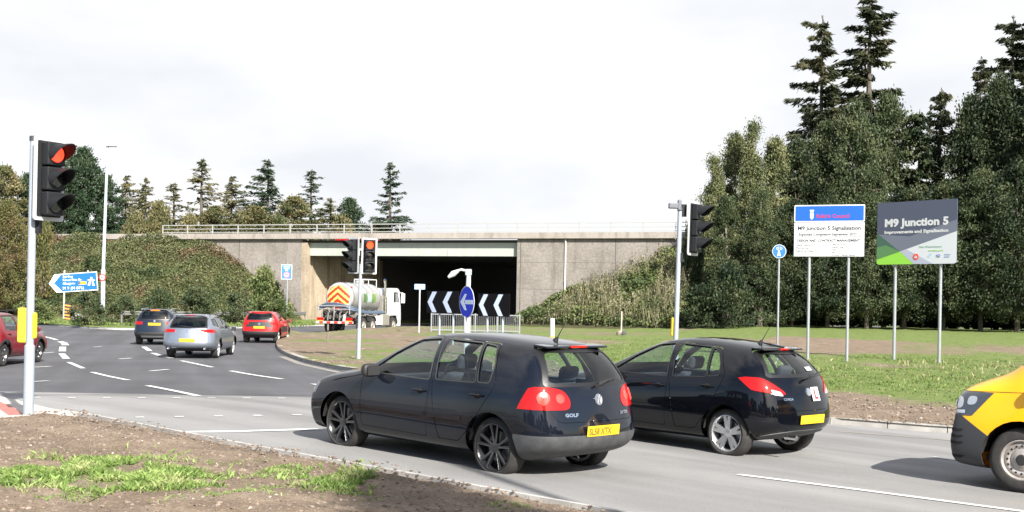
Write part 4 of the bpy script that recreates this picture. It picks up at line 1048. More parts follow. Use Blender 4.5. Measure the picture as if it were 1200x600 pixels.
def build_car(name, label, cat, S, loc, th, pitch=0, group=None):
    t = thing(name, label, cat, loc, 0, group); t.rotation_euler = (0, -pitch, th)
    base = car_base(S, S.get('lv', 2)); P = S['paint']; wb = S['wb']/2; r = S['wr']; ar = S.get('arch', r+.045)
    body = base.copy()
    gl = S.get('glass', glass); glr = S.get('glass_rear', gl)
    holes = []
    for sd in (1, -1):
        for cx in (wb, -wb): punch(body, circ(cx, r+.01, ar, 28), 'y', sd, .3)
    for sd in (1, -1):
        for dp in S['doors']:
            g = [(a*1, b) for a, b in dp]; punch(body, rpoly(g, .04), 'y', sd)
        for q in S.get('quarter', []): punch(body, rpoly(q, .03), 'y', sd)
    ws = rpoly(S['ws'], .06); punch(body, ws, 'x', 1, .12)
    rw = rpoly(S['rw'], .06); punch(body, rw, 'x', -1, .12)
    if 'tailgate' in S: punch(body, rpoly(S['tailgate'], .06), 'x', -1, .25)
    patch('body', body, P, t)
    # glazing band, doors, panes
    for sd in (1, -1):
        for i, dp in enumerate(S['doors']):
            inner = [tuple(Vector(p)+(Vector((sum(q[0] for q in dp)/len(dp), sum(q[1] for q in dp)/len(dp)))-Vector(p)).normalized()*.007) for p in dp]
            wins = [rpoly(q, .035) for q in S['windows'][i]]
            d = patch('door', region(base, [(rpoly(inner, .04), 'y', sd)], .0, .03, [(q, 'y', sd) for q in wins]+[(circ(cx, r+.01, ar+.005, 28), 'y', sd) for cx in (wb, -wb)]), P, t)
            for q in S['windows'][i]:
                cx = sum(p[0] for p in q)/len(q); cz = sum(p[1] for p in q)/len(q)
                g = [(cx+(a-cx)*1.03+.0, cz+(b_-cz)*1.05) for a, b_ in q]; g2 = [(a+math.copysign(.012, a-cx), b_+math.copysign(.012, b_-cz)) for a, b_ in q]
                patch('window_pane', region(base, [(rpoly(g, .035), 'y', sd)], -.012), gl if i == 0 else S.get('glass_b', gl), d)
                patch('window_seal', region(base, [(rpoly(g2, .04), 'y', sd)], .003, .004, [(rpoly(q, .035), 'y', sd)]), S.get('seal', trim_blk), d)
            hx, hz = S['handles'][i]; handle(d, hx, surf_y(base, hx, hz, 1), hz, sd, S.get('handle_m', P))
            if 'mould' in S:
                x0, x1 = S['mould'][i]; z = S['mz']
                patch('side_moulding', region(base, [([(x0, z-.022), (x1, z-.022), (x1, z+.022), (x0, z+.022)], 'y', sd)], .012, .014), S.get('mould_m', P), d)
        for q in S.get('quarter', []):
            cx = sum(p[0] for p in q)/len(q); cz = sum(p[1] for p in q)/len(q)
            g2 = [(a+math.copysign(.012, a-cx), b_+math.copysign(.012, b_-cz)) for a, b_ in q]
            patch('quarter_window', region(base, [(rpoly(g2, .03), 'y', sd)], -.010), S.get('glass_b', gl), t)
            patch('window_seal', region(base, [(rpoly(g2, .04), 'y', sd)], .003, .004, [(rpoly(q, .03), 'y', sd)]), S.get('seal', trim_blk), t)
        if 0: pass
        if 'pillar' in S:
            for q in S['pillar']: patch('pillar_trim', region(base, [(q, 'y', sd)], .003, .003), trim_blk, t)
        # wheels and wells
        for cx in (wb, -wb):
            wheel(t, cx, sd*(S['W']-S.get('inset', .10)-S.get('ww', .21)/2+.015), r, S.get('ww', .21), S['rim'], S['style'], S['rim_m'])
            b = MB(); b.lathe([(ar+.004, S['W']*.93-.03), (ar+.01, S['W']*.52), (.0, S['W']*.5)], 20, Matrix.Translation((cx, 0, r+.01)) @ Matrix.Scale(sd, 4, (0,1,0)), R(4), R(176))
            b.build('wheel_well', under, t)
            if S.get('cladding'):
                n = 22; pts = [(cx+(ar+.05)*math.cos(R(180*k/n)), r+.01+(ar+.05)*math.sin(R(180*k/n))) for k in range(n+1)]
                b = [(cx-ar-.05, .28)]+pts[::-1]+[(cx+ar+.05, .28)]
                patch('arch_cladding', region(base, [(b, 'y', sd)], .01, .012, [(circ(cx, r+.01, ar-.002, 28), 'y', sd)], .2), S['cladding'], t)
        mx_, mz_ = S['mirror']; mirror(t, mx_, S['W']*.93, mz_, S.get('mirror_m', P), sd)
        for nm, sp, m in S.get('side_parts', []):
            patch(nm, region(base, [(q, a, (sd if a == 'y' else s_)) for q, a, s_ in sp], .005, .006), m, t)
        for nm, specs, m, off in S.get('lamps', []):
            sp = []
            for q, a, s_ in specs:
                if a == 'x': sp.append(([(p[0]*sd, p[1]) for p in q], 'x', 0))
                elif a == 'y': sp.append((q, 'y', 0))
                elif a == 'z': sp.append(([(p[0], p[1]*sd) for p in q], 'z', 0))
            hb = [([(L*1, -2) for L in (0,)], 0)] and None
            half = [(-3, 0), (3, 0), (3, 2*sd), (-3, 2*sd)]
            sp.append((half, 'z', 0)); bmr = region(base, sp, off, .02)
            patch(nm, bmr, m, t)
    patch('windscreen', region(base, [(ws, 'x', 1)], -.006, lim=.12), gl, t)
    if 'tailgate' in S:
        tg = S['tailgate']; cx, cz = 0, sum(p[1] for p in tg)/len(tg)
        inner = [(a*.9985, cz+(b_-cz)*.985) for a, b_ in tg]
        tgo = patch('tailgate', region(base, [(rpoly(inner, .06), 'x', -1)], 0, .03, [(rw, 'x', -1)], .25), S.get('tailgate_m', P), t)
    else: tgo = t
    patch('rear_window', region(base, [(rw, 'x', -1)], -.004, lim=.12), glr, tgo)
    g2 = [(a*1.03, b_+math.copysign(.018, b_-sum(p[1] for p in S['rw'])/len(S['rw']))) for a, b_ in S['rw']]
    inn = rpoly([(a*.93, b_-math.copysign(.022, b_-sum(p[1] for p in S['rw'])/len(S['rw']))) for a, b_ in S['rw']], .06)
    patch('window_surround', region(base, [(rpoly(g2, .06), 'x', -1)], .002, .003, [(inn, 'x', -1)]), trim_blk, tgo)
    for nm, specs, m, off in S.get('panels', []): patch(nm, region(base, specs, off, .012, [(circ(cx, r+.01, ar, 28), 'y', sd) for cx in (wb, -wb) for sd in (1, -1)]), m, t)
    # rear plate
    px_, pz_, tilt, txt = S['plate']; pp, pn = snap(base, 0, pz_); px_ = pp.x-.012
    b = MB(); b.box((-.004, -.26, -.0555), (.004, .26, .0555)); pl = bevel_mod(b.build('number_plate', [plate_y], t), .003, 1)
    pl.location = (px_, 0, pz_); pl.rotation_euler = (0, tilt, 0)
    if txt: text(txt, .098, plate_t, pl, (-.0055, .235, -.036), (R(90), 0, R(-90)), sx=.86, bold=.002)
    else:
        b = MB()
        for k in range(7): b.box((-.0055, -.21+.058*k+(.02 if k > 3 else 0), -.033), (-.0045, -.178+.058*k+(.02 if k > 3 else 0), .033))
        b.build('lettering', [mat('blurred_lettering', (.58,.36,.03), .6)], pl)
    # cabin
    if S.get('cabin', True):
        for sy in (.36, -.36): seat(t, S['seatx'], sy)
        if S.get('rear_seat', True):
            seat(t, S['seatx']-.88, 0, False, .58, .98); seat(t, S['seatx']-.90, .36, True, .2, .93); seat(t, S['seatx']-.90, -.36, True, .2, .93)
        b = MB(); dz = interp(S['belt'], S['cowl'])
        b.prism([(S['cowl']+.1, dz-.35), (S['cowl']+.05, dz-.02), (S['cowl']-.35, dz-.03), (S['cowl']-.45, dz-.12), (S['cowl']-.42, dz-.35)], -S['W']*.8, S['W']*.8)
        b.build('dashboard', fabric, t)
        b = MB(); b.lathe([(.17+.015*math.cos(a), .015*math.sin(a)) for a in [k*math.pi/4 for k in range(9)]], 24, Matrix.Translation((S['cowl']-.55, -.36, dz-.03)) @ Matrix.Rotation(R(-65), 4, 'Y') @ Matrix.Rotation(R(90), 4, 'X'))
        b.build('steering_wheel', plastic, t, True)
        b = MB(); b.box((S['L0']+.3, -S['W']*.78, .3), (S['cowl']+.2, S['W']*.78, .36)); b.build('floor', under, t)
        b = MB(); b.box((S['L0']+.35, -.55, .5), (S['seatx']-1.4, .55, interp(S['belt'], -1)-.12)); b.build('parcel_shelf', fabric, t)
    return t, base, tgo
# ------------------------------------------------------------------ black hatchback, five doors
GOLF = dict(W=.885, L1=2.0, L0=-2.16, wb=2.578, wr=.320, rim=.250, ww=.225, style='multi', rim_m=alloy_dark, paint=paint_blue_black,
    cowl=1.08, header=.22, nose=.78,
    top=[(2.0,.78),(1.82,.88),(1.5,.955),(1.08,1.01),(.64,1.265),(.22,1.445),(-.25,1.50),(-.9,1.49),(-1.35,1.465),(-1.75,1.42)],
    st=[1.86,1.60,1.29,1.08,.86,.54,.22,-.30,-.85,-1.22,-1.48,-1.60], yb=.93, yr=.635,
    belt=[(1.4,.90),(1.0,.925),(0,.945),(-1.0,.965),(-1.6,1.0),(-2,1.0)], sill=[(2.2,.23),(1.9,.19),(-1.7,.20),(-2.1,.30)],
    plan=[(2.2,.90),(2.0,.955),(1.3,.99),(0,1),(-1.3,.995),(-1.8,.97),(-2.1,.93)],
    xf=[(.2,1.94),(.35,2.0),(.55,2.0),(.70,1.95),(.78,1.88)],
    xr=[(.28,-2.05),(.42,-2.15),(.62,-2.15),(.72,-2.10),(.98,-2.04),(1.2,-1.90),(1.36,-1.76),(1.43,-1.70)], corner=.15,
    doors=[[(.88,.96),(.84,.34),(-.30,.335),(-.31,.95),(-.17,1.44),(.22,1.425),(.58,1.245)],
           [(-.33,.95),(-.32,.335),(-.80,.335),(-1.00,.50),(-1.27,.90),(-1.31,1.0),(-1.12,1.41),(-.20,1.435)]],
    windows=[[[(.80,.975),(.52,1.20),(.20,1.375),(-.18,1.41),(-.27,.965)]], [[(-.38,.975),(-.25,1.408),(-.86,1.395),(-1.00,.99)], [(-1.04,.995),(-.90,1.393),(-1.09,1.37),(-1.19,1.2),(-1.21,1.0)]]],
    handles=[(-.17,.835),(-1.08,.86)], mould=[(.83,-.27),(-.35,-.86)], mz=.585, seal=mat('chrome_window_line', (.10,.10,.09), .3, metal=.6),
    ws=[(-.66,1.04),(.66,1.04),(.53,1.39),(-.53,1.39)], rw=[(-.66,1.02),(.66,1.02),(.52,1.365),(-.52,1.365)],
    tailgate=[(-.70,.995),(-.64,.72),(-.58,.64),(.58,.64),(.64,.72),(.70,.995),(.55,1.39),(-.55,1.39)],
    mirror=(.62,1.0), mirror_m=plastic, plate=(-2.105,.545,R(-4),'SL58 XTX'), seatx=.10,
    lamps=[('taillight', [([(-1.66,.765),(-2.3,.765),(-2.3,1.0),(-1.80,1.0),(-1.75,.985)],'y',0), (rpoly([(.42,.80),(.47,.77),(1.0,.77),(1.0,1.0),(.60,1.0),(.47,.965),(.41,.88)],.05,4),'x',0), ([(-1.4,0),(-2.4,0),(-2.4,1),(-1.4,1)],'z',0)], red_lens, .006),
           ('headlight', [([(1.76,.64),(2.3,.60),(2.3,.76),(1.70,.78)],'y',0), ([(.45,.60),(1,.60),(1,.78),(.40,.76)],'x',0), ([(1.5,0),(2.4,0),(2.4,1),(1.5,1)],'z',0)], dark_lens, .004)],
    panels=[('rear_bumper', [([(-1.60,.22),(-2.3,.22),(-2.3,.505),(-1.63,.505)],'y',0)], plastic_grey, .006),
            ('front_bumper_lip', [([(1.72,.15),(2.4,.15),(2.4,.30),(1.72,.26)],'y',0)], plastic, .005)],
    )
gp_ = (-.555, 14.55)
golf, gb, gtg = build_car('hatchback', 'dusty black five-door hatchback with black multi-spoke alloy wheels, nearest the camera on the approach road', 'car', GOLF, (gp_[0], gp_[1], gz(*gp_)-.03), 2.372, .026)
def rear_bits(t, tg, S, spoil, wiperz, bl, ant, exh=None):
    # roof spoiler with the high brake light
    x, z, wd = spoil
    b = MB(); b.prism([(x+.08, z+.0), (x-.10, z-.012), (x-.125, z-.03), (x-.10, z-.038), (x+.08, z-.035)], -wd, wd)
    s = bevel_mod(b.build('roof_spoiler', [S['paint']], tg), .012, 2)
    b = MB(); b.box((x-.131, -bl, z-.032), (x-.11, bl, z-.008)); bevel_mod(b.build('high_brake_light', [red_lens], s), .004, 2)
    # wiper
    x, z = wiperz
    b = MB(); b.tube([(x-.035, .02, z), (x-.06, .02, z+.015), (x-.015, -.20, z+.06), (x-.0, -.33, z+.07)], [.02,.014,.009,.005], 8); b.tube([(x-.02, -.02, z+.035), (x+.01, -.36, z+.075)], .007, 6)
    b.build('wiper', [plastic], tg, True)
    x, z = ant
    b = MB(); b.tube([(x, 0, z-.02), (x-.03, 0, z+.03)], [.035,.018], 10); b.tube([(x-.03, 0, z+.02), (x-.10, 0, z+.13), (x-.15, 0, z+.21)], [.007,.004,.003], 6); b.build('aerial', [plastic], t, True)
rear_bits(golf, gtg, GOLF, (-1.62,1.425,.50), (-2.0,1.005), .13, (-1.40,1.458))
# badge: ring and the two stacked letters built of bars
def emblem(parent, base, z, r):
    p, n = snap(base, 0, z); b = MB(); M = facing(p, n)
    b.lathe([(r*.84, -.004), (r*.86, .006), (r*.98, .006), (r, -.004)], 28, M)
    def bar(p, q): b.tube([M @ Vector((p[0]*r, .004, p[1]*r)), M @ Vector((q[0]*r, .004, q[1]*r))], r*.075, 6)
    for s in (1, -1):
        bar((s*.38,.80),(0,.08)); bar((s*.82,.35),(s*.42,-.72)); bar((s*.42,-.72),(0,.05))
    b.m = 1; b.lathe([(r*.85, .001), (.001, .001)], 28, M)
    return b.build('badge', [chrome, mat('badge_blue', (.12,.13,.15), .3)], parent, True)
emblem(gtg, gb, .865, .062)
stuck_text('GOLF', .05, chrome, gtg, gb, .42, .70, .002, 1.35)
stuck_text('2.0 TDI', .044, chrome, gtg, gb, -.43, .70, .0015, 1.2)
# inner lamp roundels
for sd in (1, -1):
    for yy, rr in ((.53,.055),(.70,.075)):
        b = MB(); b.lathe([(rr,0),(rr*.92,.010),(rr*.8,.011),(rr*.75,.006),(rr*.3,.008),(.001,.012)], 24, facing(*snap(gb, sd*yy, .885, out=.003))); b.build('lamp_roundel', [mat('pink_lens', (.66,.055,.04), .15, coat=.8)], golf, True)
# ------------------------------------------------------------------ black supermini with the L plate
COR = dict(W=.872, L1=2.02, L0=-2.0, wb=2.511, wr=.314, rim=.230, ww=.205, style='five', rim_m=alloy, paint=paint_black,
    cowl=1.0, header=.10, nose=.80,
    top=[(2.1,.80),(1.85,.90),(1.4,.985),(1.0,1.05),(.55,1.285),(.10,1.455),(-.35,1.51),(-.85,1.485),(-1.2,1.45),(-1.52,1.395)],
    st=[1.85,1.55,1.255,1.0,.75,.42,.10,-.35,-.8,-1.08,-1.26,-1.40], yb=.92, yr=.60,
    belt=[(1.4,.93),(1.0,.94),(0,.955),(-.9,1.005),(-1.4,1.06),(-2,1.06)], sill=[(2.2,.23),(1.9,.19),(-1.5,.20),(-2.0,.32)],
    plan=[(2.2,.86),(1.9,.94),(1.25,.985),(0,1),(-1.25,1),(-1.6,.965),(-2.1,.88)],
    xf=[(.2,1.92),(.35,2.03),(.55,2.03),(.70,1.97),(.82,1.86)],
    xr=[(.28,-1.90),(.40,-2.02),(.62,-2.03),(.74,-2.0),(.98,-1.95),(1.15,-1.80),(1.32,-1.60),(1.42,-1.49)], corner=.18,
    doors=[[(.86,.98),(.82,.34),(-.30,.335),(-.31,.97),(-.18,1.44),(.12,1.425),(.50,1.25)],
           [(-.33,.97),(-.32,.335),(-.78,.335),(-.97,.52),(-1.18,.92),(-1.22,1.06),(-.99,1.385),(-.23,1.44)]],
    windows=[[[(.74,1.0),(.42,1.22),(.10,1.38),(-.20,1.41),(-.27,.985)]], [[(-.38,.99),(-.27,1.41),(-.82,1.385),(-.92,1.02)], [(-.95,1.025),(-.86,1.375),(-.96,1.34),(-1.08,1.19),(-1.12,1.045)]]],
    handles=[(-.17,.86),(-.98,.90)], seal=mat('dark_chrome', (.05,.05,.05), .25, metal=.6),
    ws=[(-.64,1.08),(.64,1.08),(.50,1.40),(-.50,1.40)], rw=[(-.60,1.06),(.60,1.06),(.44,1.345),(-.44,1.345)],
    tailgate=[(-.64,1.04),(-.56,.74),(-.44,.63),(.44,.63),(.56,.74),(.64,1.04),(.47,1.37),(-.47,1.37)],
    mirror=(.70,1.02), plate=(-1.975,.52,R(-6),None), seatx=.08,
    lamps=[('taillight', [([(-1.42,1.03),(-1.62,.89),(-2.3,.76),(-2.3,.99),(-1.54,1.05)],'y',0), (rpoly([(.42,.82),(.50,.79),(1.0,.87),(1.0,1.06),(.66,1.04),(.44,.87)],.04,4),'x',0), ([(-1.2,0),(-2.4,0),(-2.4,1),(-1.2,1)],'z',0)], red_lens, .008),
           ('reversing_light', [([(-1.7,.6),(-2.4,.6),(-2.4,1),(-1.7,1)],'y',0), (rpoly([(.47,.815),(.60,.83),(.62,.90),(.50,.87)],.02,3),'x',0), ([(-1.2,0),(-2.4,0),(-2.4,1),(-1.2,1)],'z',0)], mat('lamp_clear', (.45,.40,.40), .3, coat=1), .013),
           ('headlight', [([(1.55,.70),(2.3,.62),(2.3,.86),(1.5,.88)],'y',0), ([(.42,.60),(1,.64),(1,.90),(.40,.82)],'x',0), ([(1.3,0),(2.4,0),(2.4,1),(1.3,1)],'z',0)], clear_lens, .004)],
    panels=[('rear_diffuser', [([(-1.60,.20),(-2.3,.27),(-2.3,.40),(-1.95,.385),(-1.62,.30)],'y',0)], plastic_grey, .010)],
    )
cp_ = (2.45, 17.15)
corsa, cb, ctg = build_car('hatchback', 'glossy black hatchback with silver alloy wheels and a red L plate on its tailgate', 'car', COR, (cp_[0], cp_[1], gz(*cp_)-.03), 2.325, .01)
rear_bits(corsa, ctg, COR, (-1.44,1.405,.44), (-1.92,1.04), .09, (-1.18,1.455))
b = MB(); b.box((-.09,-.002,-.09),(.09,.003,.09)); lp = b.build('learner_plate', [white_m], ctg); stick(lp, cb, -.14, .83, out=.008)
text('L', .17, mat('learner_red', (.75,.02,.02), .5), lp, (0,-.005,-.06), (R(90),0,0), 'CENTER', bold=.006)
b = MB(); b.lathe([(.055,-.004),(.05,.008),(.03,.01),(.001,.01)], 20, facing(*snap(cb,.0,.86))); b.build('badge', [chrome], ctg, True)
stuck_text('CORSA', .04, chrome, ctg, cb, .40, .765, .0015, 1.2)
b = MB(); b.box((-.08,-.002,-.03),(.08,.002,.03)); stick(b.build('window_sticker', [white_m], ctg), cb, -.25, 1.14)
for sd in (1,-1):
    b = MB(); b.lathe([(.04,0),(.035,.006),(.001,.008)], 18, facing(*snap(cb, sd*.60, .875))); b.build('lamp_roundel', [clear_lens], corsa, True)
b = MB(); b.tube([(-1.85,.35,.30),(-2.02,.35,.30)], .03, 12); b.build('exhaust', [chrome], corsa, True)
# ------------------------------------------------------------------ helper: a general hatch / estate / suv specification
def spec(L=4.3, W=1.8, Hh=1.5, wb=2.65, fo=.9, hood=.98, slope=.35, roof_end=None, beltz=.98, wr=.33, rim=.24, paint=None, **k):
    L1 = wb/2+fo; L0 = L1-L; re = (L0+slope) if roof_end is None else roof_end; c = wb/2-.25; hd = c-.85; w = W/2*1.02
    S = dict(W=w, L1=L1, L0=L0, wb=wb, wr=wr, rim=rim, ww=.225, style='five', rim_m=alloy, paint=paint, lv=1, cowl=c, header=hd, nose=hood-.20,
        top=[(L1,hood-.2),(L1-.2,hood-.1),(L1-.6,hood-.02),(c,hood+.05),((c+hd)/2,(hood+Hh)/2+.06),(hd,Hh-.055),(hd-.5,Hh+.01),(re+.6,Hh-.005),(re,Hh-.05)],
        st=sorted([L1-.15,L1-.5,wb/2,c,c-.22,(c+hd)/2,hd,hd-.45,(hd+re)/2-.2,-wb/2+.1,re+.35,re+.10], reverse=True), yb=.93, yr=.67,
        belt=[(c+.3,hood-.06),(c,hood-.03),(0,beltz-.03),(-wb/2,beltz),(L0,beltz+.03)], sill=[(L1,.26),(L1-.3,.22),(L0+.4,.23),(L0,.33)],
        plan=[(L1,.89),(L1-.3,.96),(wb/2,.99),(0,1),(-wb/2,.995),(L0+.3,.965),(L0,.92)],
        xf=[(.2,L1-.08),(.35,L1),(.55,L1),(.7,L1-.06),(.8,L1-.14)],
        xr=[(.3,L0+.12),(.42,L0),(.64,L0),(.78,L0+.06),(beltz,L0+.11),(Hh-.25,(L0+.11+re-.08)/2-.02),(Hh-.06,re-.07)], corner=.15,
        doors=[], windows=[], handles=[(-.15,beltz-.12),(-1.0,beltz-.09)], mirror=(c-.28,hood+.01), plate=(0,.62,0,None), seatx=.05, cabin=True)
    f = c-.14; z0 = beltz; zt = Hh-.10
    S['doors'] = [[(f,z0-.02),(f-.04,.36),(-.30,.36),(-.31,z0),(-.18,zt+.03),(hd+.02,zt+.02),((f+hd)/2+.02,(z0+zt)/2+.09)],
        [(-.33,z0),(-.32,.36),(-wb/2+wr+.17,.36),(-wb/2+.30,.52),(-wb/2+.10,z0-.08),(-wb/2+.04,z0+.08),(-1.10,zt+.0),(-.20,zt+.03)]]
    S['windows'] = [[[(f-.10,z0),((f+hd)/2-.04,(z0+zt)/2+.04),(hd,zt-.02),(-.20,zt),(-.27,z0)]],[[(-.38,z0+.01),(-.26,zt),(-1.05,zt-.02),(-wb/2+.12,z0+.03)]]]
    S['ws'] = [(-.66,hood+.08),(.66,hood+.08),(.54,Hh-.10),(-.54,Hh-.10)]
    S['rw'] = [(-.62,beltz+.05),(.62,beltz+.05),(.54,Hh-.12),(-.54,Hh-.12)]
    S['tailgate'] = [(-.68,beltz+.02),(-.62,.72),(-.55,.60),(.55,.60),(.62,.72),(.68,beltz+.02),(.58,Hh-.09),(-.58,Hh-.09)]
    S.update(k); return S
def tlamp(x0, y0, z0, z1, m=red_lens, off=.006, zi=None):
    zi = zi or z0+.03
    return ('taillight', [([(x0+.10,z0+.02),(-3.6,z0),(-3.6,z1),(x0,z1)],'y',0), (rpoly([(y0,zi),(1.2,z0),(1.2,z1),(y0,z1-.02)],.03,3),'x',0)], m, off)
def rails(t, x0, x1, y, z, m):
    for s in (1, -1):
        b = MB(); b.tube([(x0+.06,s*y,z-.06),(x0,s*y,z),(x1,s*y,z-.01),(x1-.08,s*y,z-.07)], .018, 6); b.build('roof_rail', m, t, True)
def stop_at(px, py, lx, ly, th):
    """root position so that the wheel at local (lx, ly) touches the road seen at this pixel"""
    p = at(px, py); c, s = math.cos(th), math.sin(th)
    return Vector((p.x-(lx*c-ly*s), p.y-(lx*s+ly*c), p.z))
def simple_spoiler(t, x, z, w, m):
    b = MB(); b.prism([(x+.12,z+.01),(x-.10,z-.01),(x-.10,z-.035),(x+.1,z-.03)], -w, w); o = bevel_mod(b.build('roof_spoiler', m, t), .01, 2)
    b = MB(); b.box((x-.106,-.16,z-.03),(x-.09,.16,z-.012)); b.build('high_brake_light', red_lens, o)
# silver estate
th = R(92.5)
S = spec(L=4.80, W=1.84, Hh=1.49, wb=2.75, fo=.95, hood=.96, slope=.62, beltz=.99, wr=.33, rim=.255, paint=paint_silver, style='ten', glass_b=glass_dk, glass_rear=glass_dk)
S['windows'][1] = [[(-.38,1.0),(-.26,1.40),(-1.10,1.375),(-1.20,1.03)]]
S['quarter'] = [[(-1.36,1.06),(-1.28,1.35),(-1.78,1.31),(-1.95,1.14)]]
S['lamps'] = [tlamp(-2.05,.42,.86,1.0)]
S['panels'] = [('rear_diffuser', [([(-2.1,.2),(-3,.2),(-3,.36),(-2.1,.36)],'y',0)], plastic, .006)]
estate, eb, etg = build_car('estate_car', 'silver estate car with roof rails and twin exhausts, driving away on the roundabout', 'car', S, stop_at(255, 419.5, -1.375, -.82, th), th)
rails(estate, .15, -1.75, .62, 1.50, alloy_dark); simple_spoiler(etg, S['L0']+.66, 1.475, .55, paint_silver)
for s in (1, -1):
    b = MB(); b.lathe([(.05,0),(.045,.03),(.001,.0)], 14, Matrix.Translation((S['L0']+.02, s*.60, .36)) @ Matrix.Rotation(R(90),4,'Z')); b.build('exhaust', [chrome], estate, True)
b = MB(); b.tube([(S['L0']+.12,-.1,1.06),(S['L0']+.14,.25,1.10)],.012,6); b.build('wiper', plastic, etg)
b = MB(); b.lathe([(.055,-.004),(.05,.008),(.001,.01)], 16, facing(*snap(eb,0,.93))); b.build('badge', [chrome], etg, True)
# dark suv
th = R(97)
S = spec(L=4.45, W=1.82, Hh=1.56, wb=2.76, fo=.86, hood=1.03, slope=.38, beltz=1.05, wr=.34, rim=.24, paint=paint_navy, style='ten', cladding=plastic, glass_rear=glass_dk, glass_b=glass_dk, tailgate_m=paint_navy)
S['lamps'] = [tlamp(-1.80,.50,.86,1.02)]; S['plate'] = (0,.90,0,None)
S['panels'] = [('rear_bumper', [([(-1.75,.2),(-3,.2),(-3,.56),(-1.75,.56)],'y',0)], plastic, .006), ('skid_plate', [([(-1.9,.33),(-3,.33),(-3,.40),(-1.9,.40)],'y',0), ([(-.55,0),(.55,0),(.55,1),(-.55,1)],'x',0)], alloy, .02)]
suv, sb, stg = build_car('suv', 'dark blue compact sport utility car ahead of the silver estate on the roundabout', 'car', S, stop_at(161, 403.5, -1.38, .82, th), th)
simple_spoiler(stg, S['L0']+.42, 1.535, .56, paint_navy); rails(suv, .1, -1.5, .62, 1.57, alloy)
b = MB(); b.lathe([(.05,-.004),(.045,.008),(.001,.01)], 16, facing(*snap(sb,0,1.035))); b.build('badge', [chrome], stg, True)
b = MB(); b.box((S['L0']+.30,-.2,1.475),(S['L0']+.31,.2,1.505)); b.build('high_brake_light', amber_lens, suv)
# red crossover
th = R(91)
S = spec(L=4.16, W=1.75, Hh=1.49, wb=2.60, fo=.84, hood=1.0, slope=.36, beltz=1.04, wr=.33, rim=.23, paint=paint_red, style='five', cladding=plastic, glass_rear=glass_dk, glass_b=glass_dk)
S['lamps'] = [tlamp(-1.72,.50,.84,1.0, red_lens, .012)]; S['plate'] = (0,.74,0,None)
S['panels'] = [('rear_bumper', [([(-1.60,.2),(-3,.2),(-3,.56),(-1.60,.56)],'y',0)], plastic, .006), ('tailgate_panel', [([(-1.60,.76),(-3,.76),(-3,1.0),(-1.60,1.0)],'y',0), ([(-.62,0),(.62,0),(.62,1.2),(-.62,1.2)],'x',0)], plastic, .010)]
S['side_parts'] = [('door_bump', [(rpoly([(.75,.50),(.75,.78),(-.90,.78),(-.85,.50)],.08),'y',0)], plastic)]
cact, kb, ktg = build_car('crossover_car', 'bright red crossover with black plastic side and tailgate panels near the bridge', 'car', S, stop_at(326, 402, -1.30, -.79, th), th)
simple_spoiler(ktg, S['L0']+.40, 1.465, .55, paint_red)
b = MB(); b.lathe([(.06,-.004),(.05,.02),(.001,.02)], 14, facing(*snap(kb,0,.90))); b.build('badge', [chrome], cact, True)
# maroon car leaving to the left
th = R(90)
S = spec(L=4.08, W=1.76, Hh=1.53, wb=2.59, fo=.83, hood=1.0, slope=.42, beltz=1.00, wr=.335, rim=.215, paint=paint_maroon, style='five', rim_m=alloy_edge, cladding=plastic, lv=2)
S['lamps'] = [tlamp(-1.75,.55,.82,1.06)]
mar, mb_, mtg = build_car('hatchback', 'maroon hatchback with black sills and roof rails at the left edge of the view', 'car', S, stop_at(45, 424.5, 1.295, -.80, th), th)
rails(mar, .0, -1.35, .60, 1.58, plastic)
